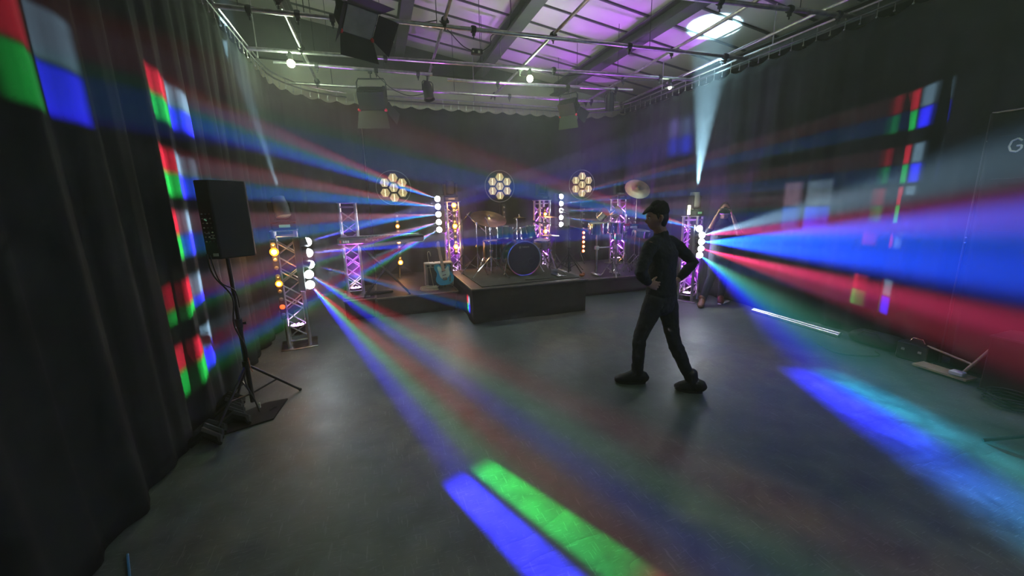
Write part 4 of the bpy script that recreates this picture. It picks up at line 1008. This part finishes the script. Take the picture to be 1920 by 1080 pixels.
for z in (2.47, 2.42, 2.25, 1.35, 1.30): MB().ball((5.50, 2.13, z), .008, 6).build('eyelet', m_steel, t)
t = thing('flight_case', 'dark reddish black case standing below the banner at the right edge', 'case', (5.15, 1.35, 0))
MB().rbox((5.24, 1.36, .28), (.34, .62, .54), .015).build('body', m_skirt, t)
for z in (.03, .53): mb = MB(); mb.rbox((5.24, 1.36, z), (.355, .635, .02), .004); mb.build('edge_band', m_black, t)
MB().path([(5.06, 1.3, .36), (5.04, 1.32, .38), (5.04, 1.42, .38), (5.06, 1.44, .36)], .008, 6).build('handle', m_steel, t)
cc = [(4.93 + (.12 + .01 * (k % 5)) * math.cos(k * .5), 1.42 + (.12 + .01 * (k % 5)) * math.sin(k * .5), .02 + .0011 * k) for k in range(80)]
tag(MB().path(cc, .009, 6).build('cable_coil', m_cable), 'coil of black cable on the floor before the dark case', 'cable')
t = thing('tripod_foot_stand', 'black tripod stand whose leg reaches in from the right edge', 'stand', (4.36, .98, 0))
MB().tube((4.36, .98, .05), (4.36, .98, 1.3), .016).build('pole', m_black, t)
for ft in ((4.02, 1.24), (4.72, 1.08), (4.25, .58)): MB().tube((4.36, .98, .16), (ft[0], ft[1], .015), .013, n=8).build('leg', m_black, t)
MB().tube((4.24, 1.07, .105), (4.42, .80, .02), .011, n=8).build('brace', m_black, t)
cable([(5.0, 3.0, .008), (4.9, 2.7, .008), (5.2, 2.5, .008), (5.35, 2.6, .008)], 'floor_cable', 'dark cable lying on the floor before the equipment bag', .006)

# ------------------------------------------------------------------ people
def limb(mb, pts, n=14):
    """closed tapered limb through (point, radius or (rx, ry, axis)) with round ends"""
    P = [V(p[0]) for p in pts]; out = []; px = None; L = len(P)
    rings = []
    for i in range(L):
        a, c = P[max(i - 1, 0)], P[min(i + 1, L - 1)]; d = (c - a).normalized(); r = pts[i][1]
        if isinstance(r, tuple):
            x = (V(r[2]) - d * V(r[2]).dot(d)).normalized(); rx, ry = r[0], r[1]
        else:
            if px is None: x, _, _ = frame(d)
            else: x = (px - d * px.dot(d)).normalized()
            rx = ry = r
        px = x; y = d.cross(x)
        rings.append((P[i], x, y, rx, ry, d))
    def ring(c, x, y, rx, ry): return [mb.v(c + x * math.cos(t) * rx + y * math.sin(t) * ry) for t in [2 * PI * k / n for k in range(n)]]
    rs = []
    c, x, y, rx, ry, d = rings[0]; m = min(rx, ry)
    for f in (.98, .75, .35): rs.append(ring(c - d * m * f * .8, x, y, rx * math.sqrt(1 - f * f), ry * math.sqrt(1 - f * f)))
    for c, x, y, rx, ry, d in rings: rs.append(ring(c, x, y, rx, ry))
    m = min(rx, ry)
    for f in (.35, .75, .98): rs.append(ring(c + d * m * f * .8, x, y, rx * math.sqrt(1 - f * f), ry * math.sqrt(1 - f * f)))
    mb.rings(rs)
def head(mb, c, fwd, up=(0, 0, 1), s=1.0):
    """skull, face, nose, lips, chin and ears, centre c, looking along fwd"""
    f = V(fwd).normalized(); u = V(up); u = (u - f * u.dot(f)).normalized(); r = f.cross(u)
    n, m = 40, 30; rs = []
    g = lambda x, a, w: math.exp(-((x - a) / w) ** 2)
    for k in range(1, m):
        th = PI * k / m; z = -math.cos(th); row = []
        for i in range(n):
            ph = 2 * PI * i / n; fx, rx = math.cos(ph), math.sin(ph); st = math.sin(th)
            F = .098 * st * fx; Rr = .076 * st * rx; Z = .118 * z
            if z < 0:
                k2 = -z; Rr *= 1 - .30 * k2 ** 1.5; F = F * (1 - .10 * k2) + .018 * k2 * (fx > 0) * fx
                if fx < 0: F *= 1 - .45 * k2
            front = max(0, fx) ** 3
            side = abs(rx)
            F += front * (-.010 * g(z, .06, .13) * g(side, .38, .22))               # eye sockets
            F += front * .006 * g(z, .24, .10)                                        # brow
            F += (max(0, fx) ** 40) * (.022 * g(z, -.20, .12) + .012 * g(z, -.05, .14))  # nose
            F += (max(0, fx) ** 14) * (.007 * g(z, -.47, .05) + .007 * g(z, -.58, .05) - .004 * g(z, -.525, .025))  # lips
            F += (max(0, fx) ** 8) * .010 * g(z, -.84, .13)                           # chin
            Rr += (1 if rx > 0 else -1) * side ** 2 * .005 * g(z, -.15, .2) * (fx > 0)
            row.append(mb.v(V(c) + (f * F + r * Rr + u * Z) * s))
        rs.append(row)
    mb.rings(rs, cap=False)
    b, t = mb.v(V(c) - u * .118 * s), mb.v(V(c) + u * .118 * s)
    for i in range(n): mb.face([b, rs[0][(i + 1) % n], rs[0][i]]); mb.face([t, rs[-1][i], rs[-1][(i + 1) % n]])
    for sd in (-1, 1):
        e = V(c) + (f * -.008 + r * sd * .078 + u * -.010) * s
        pts = [(e + (u * a + f * b_ + r * sd * q) * s, w * s) for a, b_, q, w in ((-.030, .004, .0, .008), (-.012, -.004, .006, .010), (.010, -.010, .010, .012), (.028, -.008, .010, .010), (.032, .004, .006, .007))]
        limb(mb, pts, 8)
def face_bits(parent, c, fwd, s=1.0, up=(0, 0, 1)):
    f = V(fwd).normalized(); u = V(up); u = (u - f * u.dot(f)).normalized(); r = f.cross(u); c = V(c)
    for sd in (-1, 1):
        MB().ball(c + (f * .079 + r * sd * .030 + u * .008) * s, .0125 * s, 12).build('eye', m_eye, parent)
        MB().ball(c + (f * .088 + r * sd * .031 + u * .008) * s, .0062 * s, 8).build('iris', m_hair, parent)
        mb = MB(); mb.path([c + (f * .090 + r * sd * .016 + u * .026) * s, c + (f * .090 + r * sd * .033 + u * .031) * s, c + (f * .079 + r * sd * .049 + u * .026) * s], .0035 * s, 6); mb.build('eyebrow', m_hair, parent)
def hand(mb, wrist, d, palm_n, thumb_side, curl=.5, s=1.0, spread=.06):
    """palm, four unequal bent fingers and a thumb; d = direction of the fingers, palm_n = out of the palm"""
    w = V(wrist); d = V(d).normalized(); nrm = V(palm_n); nrm = (nrm - d * nrm.dot(d)).normalized(); x = d.cross(nrm) * thumb_side
    limb(mb, [(w - d * .02, (.027 * s, .019 * s, x)), (w + d * .03 * s, (.036 * s, .015 * s, x)), (w + d * .075 * s, (.041 * s, .014 * s, x)), (w + d * .09 * s, (.038 * s, .012 * s, x))], 14)
    for i, (off, L) in enumerate(((.030, .070), (.010, .078), (-.010, .072), (-.029, .056))):
        p = w + d * (.088 - .004 * abs(i - 1)) * s + x * off * s; dirv = (d + x * (off * 3.5 * spread / .06)).normalized(); pts = [(p - dirv * .012, .0088 * s)]; a = 0
        for k, fr in enumerate((.45, .30, .25)):
            a += curl * (.55 + .15 * k); q = dirv * math.cos(a) + nrm * math.sin(a)
            pts.append((p, .0088 * s if k == 0 else .0082 * s)); p = p + q * L * fr * s
        pts.append((p, .0070 * s)); limb(mb, pts, 8)
    p = w + d * .028 * s + x * .028 * s; t1 = (d * .62 + x * .72 + nrm * .3).normalized(); t2 = (d * .85 + x * .35 + nrm * .35 * (1 + curl)).normalized()
    limb(mb, [(p, .0135 * s), (p + t1 * .035 * s, .0115 * s), (p + t1 * .035 * s + t2 * .028 * s, .0098 * s), (p + t1 * .035 * s + t2 * .052 * s, .0075 * s)], 8)
def fuse(o, vox, it=4, fac=.5):
    md = o.modifiers.new('one surface', 'REMESH'); md.mode = 'VOXEL'; md.voxel_size = vox; md.use_smooth_shade = True
    if it:
        ms = o.modifiers.new('soften', 'SMOOTH'); ms.factor = fac; ms.iterations = it
    return o
def crease(o, amt, size=.055):
    tx = bpy.data.textures.new('cloth_folds', 'CLOUDS'); tx.noise_scale = size; tx.noise_depth = 1
    md = o.modifiers.new('folds', 'DISPLACE'); md.texture = tx; md.strength = amt; md.mid_level = .5; md.texture_coords = 'LOCAL'
    return o
def boot(label_parent, heel, toe, z0, mat, h=.15, name='boot', ankle=None):
    heel, toe = V(heel), V(toe); d = (toe - heel); L = d.length; d.normalize(); up = V((0, 0, 1)); s = d.cross(up)
    mb = MB()
    sole = []
    for t, w, hh in ((0.0, .032, .085), (.06, .044, .115), (.25, .047, .135), (.45, .048, .125), (.65, .054, .098), (.85, .052, .080), (.97, .036, .062)):
        sole.append((heel + d * (L * t) + up * (z0 + hh * .55), (w, hh * .55, s)))
    limb(mb, sole, 16)
    a = V(ankle) if ankle else heel + d * L * .22 + up * (z0 + h)
    limb(mb, [(heel + d * L * .26 + up * (z0 + .05), .048), (heel.lerp(a, .5) + d * L * .14 + up * .02, .052), (a + up * .055, .060)], 14)
    o = fuse(mb.build(name, mat, label_parent), .006, 2)
    b = MB(); n = 20; ring = []
    out = []
    for k in range(n):
        t = k / n * 2 * PI; u = .5 + .5 * math.cos(t); wd = .046 * math.sin(t) * (1 if u > .4 else .82)
        out.append((u * L * 1.02 - .005, wd))
    b.prism(out, heel + up * (z0 + .001), d, s, up * .022); b.build('sole', m_black, o)
    lc = MB()
    for k in range(4):
        q = heel + d * L * (.42 + .09 * k) + up * (z0 + .105 - .012 * k); lc.path([q - s * .022, q + up * .008, q + s * .022], .003, 5)
    q = heel + d * L * .40 + up * (z0 + .12)
    for sd in (-1, 1): lc.path([q, q + s * sd * .025 + up * .022 + d * .01, q + s * sd * .045 + up * .0 + d * .02, q + s * sd * .02 - up * .012 + d * .012, q], .0028, 5)
    lc.build('laces', m_cable, o)
    return o

# --- the man in black, walking away to the left with his hands on his hips
f = V((-.45, .89, 0)).normalized(); rg = V((f.y, -f.x, 0))
man = thing('person', 'person in black jumper, jeans and flat cap striding with hands on hips', 'person', (2.42, 2.80, 0))
PEL = V((2.41, 2.80, .95)); CH = V((2.40, 2.80, 1.25)); NK = V((2.385, 2.815, 1.455)); HC = V((2.332, 2.815, 1.622)); HS = .93
LS = V((2.205, 2.735, 1.385)); RS = V((2.580, 2.870, 1.385)); LE = V((2.035, 2.625, 1.185)); RE = V((2.790, 2.83, 1.19)); LW = V((2.150, 2.655, 1.075)); RW = V((2.600, 2.815, 1.035))
LH = V((2.325, 2.76, .90)); RH = V((2.500, 2.84, .90)); LK = V((2.265, 2.885, .50)); RK = V((2.515, 2.715, .49)); LA = V((2.305, 2.945, .10)); RA = V((2.655, 2.615, .11))
hf = V((-.92, .36, -.14)).normalized()
mb = MB()
head(mb, HC, hf, s=HS)
limb(mb, [(NK + V((.02, 0, -.06)), .060), (NK + V((.005, 0, .02)), .055), (HC + V((.012, 0, -.07)), .056)], 16)
limb(mb, [(PEL, (.150, .105, rg)), (CH - V((0, 0, .1)), (.135, .095, rg)), (CH, (.155, .105, rg)), (NK - V((0, 0, .11)), (.125, .078, rg)), (NK - V((0, 0, .05)), (.070, .055, rg))], 20)
for s_, e_, w_ in ((LS, LE, LW), (RS, RE, RW)):
    limb(mb, [(s_, .048), (s_.lerp(e_, .5), .042), (e_, .036), (e_.lerp(w_, .3), .037), (w_, .025)])
for h_, k_, a_ in ((LH, LK, LA), (RH, RK, RA)):
    limb(mb, [(h_, .080), (h_.lerp(k_, .5), .068), (k_, .050), (k_.lerp(a_, .35), .050), (a_, .036)])
hand(mb, LW, V((.86, .05, -.28)), V((.25, .95, 0)), 1, .45)
hand(mb, RW, V((-.70, -.25, -.55)), V((-.3, .9, 0)), -1, .35)
fuse(mb.build('body', m_skin, man), .0048, 3, .4)
face_bits(man, HC, hf, HS)
# hair: short at nape and sides, under a flat cap
u_ = V((0, 0, 1)); hr = hf.cross(u_).normalized(); hu = hr.cross(hf).normalized()
mb = MB()
limb(mb, [(HC + hf * -.034 + hu * -.062, (.058, .040, hr)), (HC + hf * -.034 + hu * -.03, (.071, .060, hr)), (HC + hf * -.026 + hu * .01, (.076, .074, hr)), (HC + hf * -.014 + hu * .05, (.077, .086, hr)), (HC + hu * .075, (.066, .078, hr))], 22)
for sd in (-1, 1): limb(mb, [(HC + hf * .014 + hr * sd * .063 + hu * .035, .014), (HC + hf * .014 + hr * sd * .066 + hu * -.010, .009)], 8)
fuse(mb.build('hair', m_hair, man), .005, 2)
mb = MB()
limb(mb, [(HC + hf * -.024 + hu * .040, (.080, .086, hr)), (HC + hf * -.014 + hu * .070, (.082, .092, hr)), (HC + hf * .004 + hu * .100, (.066, .080, hr)), (HC + hf * .012 + hu * .113, (.04, .055, hr))], 24)
limb(mb, [(HC + hf * .050 + hu * .088, (.064, .022, hr)), (HC + hf * .085 + hu * .070, (.058, .014, hr)), (HC + hf * .112 + hu * .052, (.042, .008, hr)), (HC + hf * .118 + hu * .048, (.028, .006, hr))], 20)
fuse(mb.build('flat_cap', m_cap, man), .005, 3)
# jumper with a low stand collar
mb = MB()
limb(mb, [(PEL + V((0, 0, -.005)), (.172, .125, rg)), (PEL + V((0, 0, .08)), (.162, .118, rg)), (CH - V((0, 0, .08)), (.160, .115, rg)), (CH + V((0, 0, .04)), (.182, .128, rg)), (NK - V((0, 0, .10)), (.178, .110, rg)), (NK - V((0, 0, .045)), (.115, .082, rg)), (NK - V((0, 0, .01)), (.074, .072, rg))], 26)
limb(mb, [(NK - V((0, 0, .03)), .068), (NK + V((-.002, 0, .022)), .064)], 18)
for s_, e_, w_ in ((LS, LE, LW), (RS, RE, RW)):
    limb(mb, [((NK - V((0, 0, .045))).lerp(s_, .22), .062), ((NK - V((0, 0, .035))).lerp(s_, .62), .063), (s_ - V((0, 0, .012)), .062), (s_.lerp(e_, .35), .059), (s_.lerp(e_, .75), .053), (e_, .050), (e_.lerp(w_, .35), .050), (e_.lerp(w_, .85), .036)])
crease(fuse(mb.build('jumper', m_shirt, man), .0075, 3), .016)
mb = MB()
limb(mb, [(PEL + V((0, 0, .02)), (.158, .116, rg)), (PEL - V((0, 0, .07)), (.168, .128, rg)), (PEL - V((0, 0, .13)), (.150, .115, rg))], 24)
for h_, k_, a_ in ((LH, LK, LA), (RH, RK, RA)):
    limb(mb, [(h_, .098), (h_.lerp(k_, .3), .090), (h_.lerp(k_, .7), .073), (k_, .063), (k_.lerp(a_, .2), .064), (k_.lerp(a_, .5), .060), (k_.lerp(a_, .85), .048), (k_.lerp(a_, .95), .050)], 16)
crease(fuse(mb.build('jeans', m_jeans, man), .0075, 3), .014)
boot(man, (2.375, 2.905, 0), (2.125, 3.03, 0), .0, m_shoe, ankle=LA + V((0, 0, .03)))
boot(man, (2.735, 2.545, 0), (2.560, 2.690, 0), .0, m_shoe, ankle=RA + V((-.005, 0, .02)))

# --- the camera operator behind the right floor tower
op = thing('person', 'person in dark clothes and brown shoes filming beside the right floor tower', 'person', (5.42, 5.02, 0))
f2 = V((-.72, -.69, 0)).normalized(); r2_ = f2.cross(V((0, 0, 1)))
P0 = V((5.50, 5.00, 0)); PE = P0 + V((0, 0, .93)); C2 = P0 + V((0, 0, 1.23)); N2 = P0 + f2 * .02 + V((0, 0, 1.44)); H2 = P0 + f2 * .06 + V((0, 0, 1.60))
camc = H2 + f2 * .17 + V((0, 0, -.01))
S1, S2 = P0 + r2_ * .18 + V((0, 0, 1.38)), P0 - r2_ * .18 + V((0, 0, 1.38))
E1, E2 = S1 + r2_ * .04 + f2 * .17 + V((0, 0, -.16)), S2 - r2_ * .06 + f2 * .17 + V((0, 0, -.16))
W1, W2 = camc + r2_ * .115 - V((0, 0, .075)), camc - r2_ * .115 - V((0, 0, .075))
A1, A2 = V((5.16, 4.98, .09)), V((5.64, 5.04, .09)); K1, K2 = V((5.30, 4.96, .50)), V((5.60, 5.0, .50))
mb = MB(); head(mb, H2, f2)
limb(mb, [(N2 - V((0, 0, .06)), .058), (N2 + V((0, 0, .03)), .054), (H2 - V((0, 0, .07)), .055)], 14)
limb(mb, [(PE, (.15, .10, r2_)), (C2, (.155, .105, r2_)), (N2 - V((0, 0, .09)), (.15, .085, r2_)), (N2 - V((0, 0, .03)), (.085, .06, r2_))], 18)
for s_, e_, w_ in ((S1, E1, W1), (S2, E2, W2)): limb(mb, [(s_, .046), (e_, .037), (e_.lerp(w_, .3), .038), (w_, .026)])
for h_, k_, a_ in ((P0 + r2_ * .09 + V((0, 0, .9)), K1, A1), (P0 - r2_ * .09 + V((0, 0, .9)), K2, A2)): limb(mb, [(h_, .08), (k_, .05), (k_.lerp(a_, .35), .05), (a_, .036)])
hand(mb, W1, V((0, 0, 1)) - r2_ * .35 + f2 * .1, -r2_, 1, .55); hand(mb, W2, V((0, 0, 1)) + r2_ * .35 + f2 * .1, r2_, -1, .55)
fuse(mb.build('body', m_skin, op), .006, 3)
face_bits(op, H2, f2)
mb = MB(); hu2 = V((0, 0, 1)); limb(mb, [(H2 - f2 * .03 + hu2 * -.03, (.075, .065, r2_)), (H2 - f2 * .02 + hu2 * .03, (.083, .088, r2_)), (H2 - f2 * .008 + hu2 * .085, (.072, .084, r2_)), (H2 + hu2 * .115, (.04, .05, r2_))], 20)
fuse(mb.build('hair', m_hair, op), .006, 2)
mb = MB()
limb(mb, [(PE - V((0, 0, .03)), (.175, .125, r2_)), (C2, (.178, .125, r2_)), (N2 - V((0, 0, .10)), (.175, .108, r2_)), (N2 - V((0, 0, .04)), (.10, .078, r2_)), (N2 - V((0, 0, .0)), (.07, .068, r2_))], 22)
for s_, e_, w_ in ((S1, E1, W1), (S2, E2, W2)): limb(mb, [(s_, .064), (s_.lerp(e_, .8), .052), (e_, .050), (e_.lerp(w_, .25), .046)])
fuse(mb.build('shirt', m_navy, op), .009, 3)
mb = MB(); limb(mb, [(PE, (.160, .115, r2_)), (PE - V((0, 0, .10)), (.160, .12, r2_))], 20)
for h_, k_, a_ in ((P0 + r2_ * .09 + V((0, 0, .88)), K1, A1), (P0 - r2_ * .09 + V((0, 0, .88)), K2, A2)): limb(mb, [(h_, .095), (k_, .066), (k_.lerp(a_, .4), .064), (k_.lerp(a_, .95), .055)], 16)
fuse(mb.build('trousers', m_navy, op), .009, 3)
boot(op, (5.21, 5.01, 0), (5.00, 4.86, 0), 0, m_brown, .10, 'shoe', A1)
boot(op, (5.68, 5.07, 0), (5.50, 4.90, 0), 0, m_brown, .10, 'shoe', A2)
t = thing('camera', 'black camera held up to the face of the operator by the right tower', 'camera', camc - V((0, 0, .05)))
Rc = Matrix((r2_, f2, V((0, 0, 1)))).transposed()
MB().rbox(camc, (.15, .075, .095), .010, Rc).build('camera_body', m_black, t); MB().rbox(camc + V((0, 0, .058)), (.05, .05, .03), .006, Rc).build('viewfinder', m_black, t)
MB().lathe([(.03, .0), (.036, .03), (.036, .10), (.040, .12), (.036, .12), (.034, .09)], camc + f2 * .03, f2, 20).build('lens', m_black, t)
t = thing('led_panel_lamp', 'small pale lit panel lamp beside the operator at the top of the right tower', 'lamp', (4.93, 5.20, 1.52))
MB().rbox((4.93, 5.20, 1.62), (.10, .03, .17), .006, Matrix.Rotation(.3, 3, 'Z')).build('housing', m_black, t)
MB().rbox((4.927, 5.183, 1.62), (.085, .006, .15), .002, Matrix.Rotation(.3, 3, 'Z')).build('panel', m_panel, t)
MB().path([(4.95, 5.22, 1.53), (5.02, 5.27, 1.50), (5.12, 5.32, 1.48)], .009, 6).build('clamp_arm', m_black, t)
light('panel_lamp_light', 'POINT', (4.90, 5.08, 1.62), 2.5, (1, 1, .7), radius=.05)
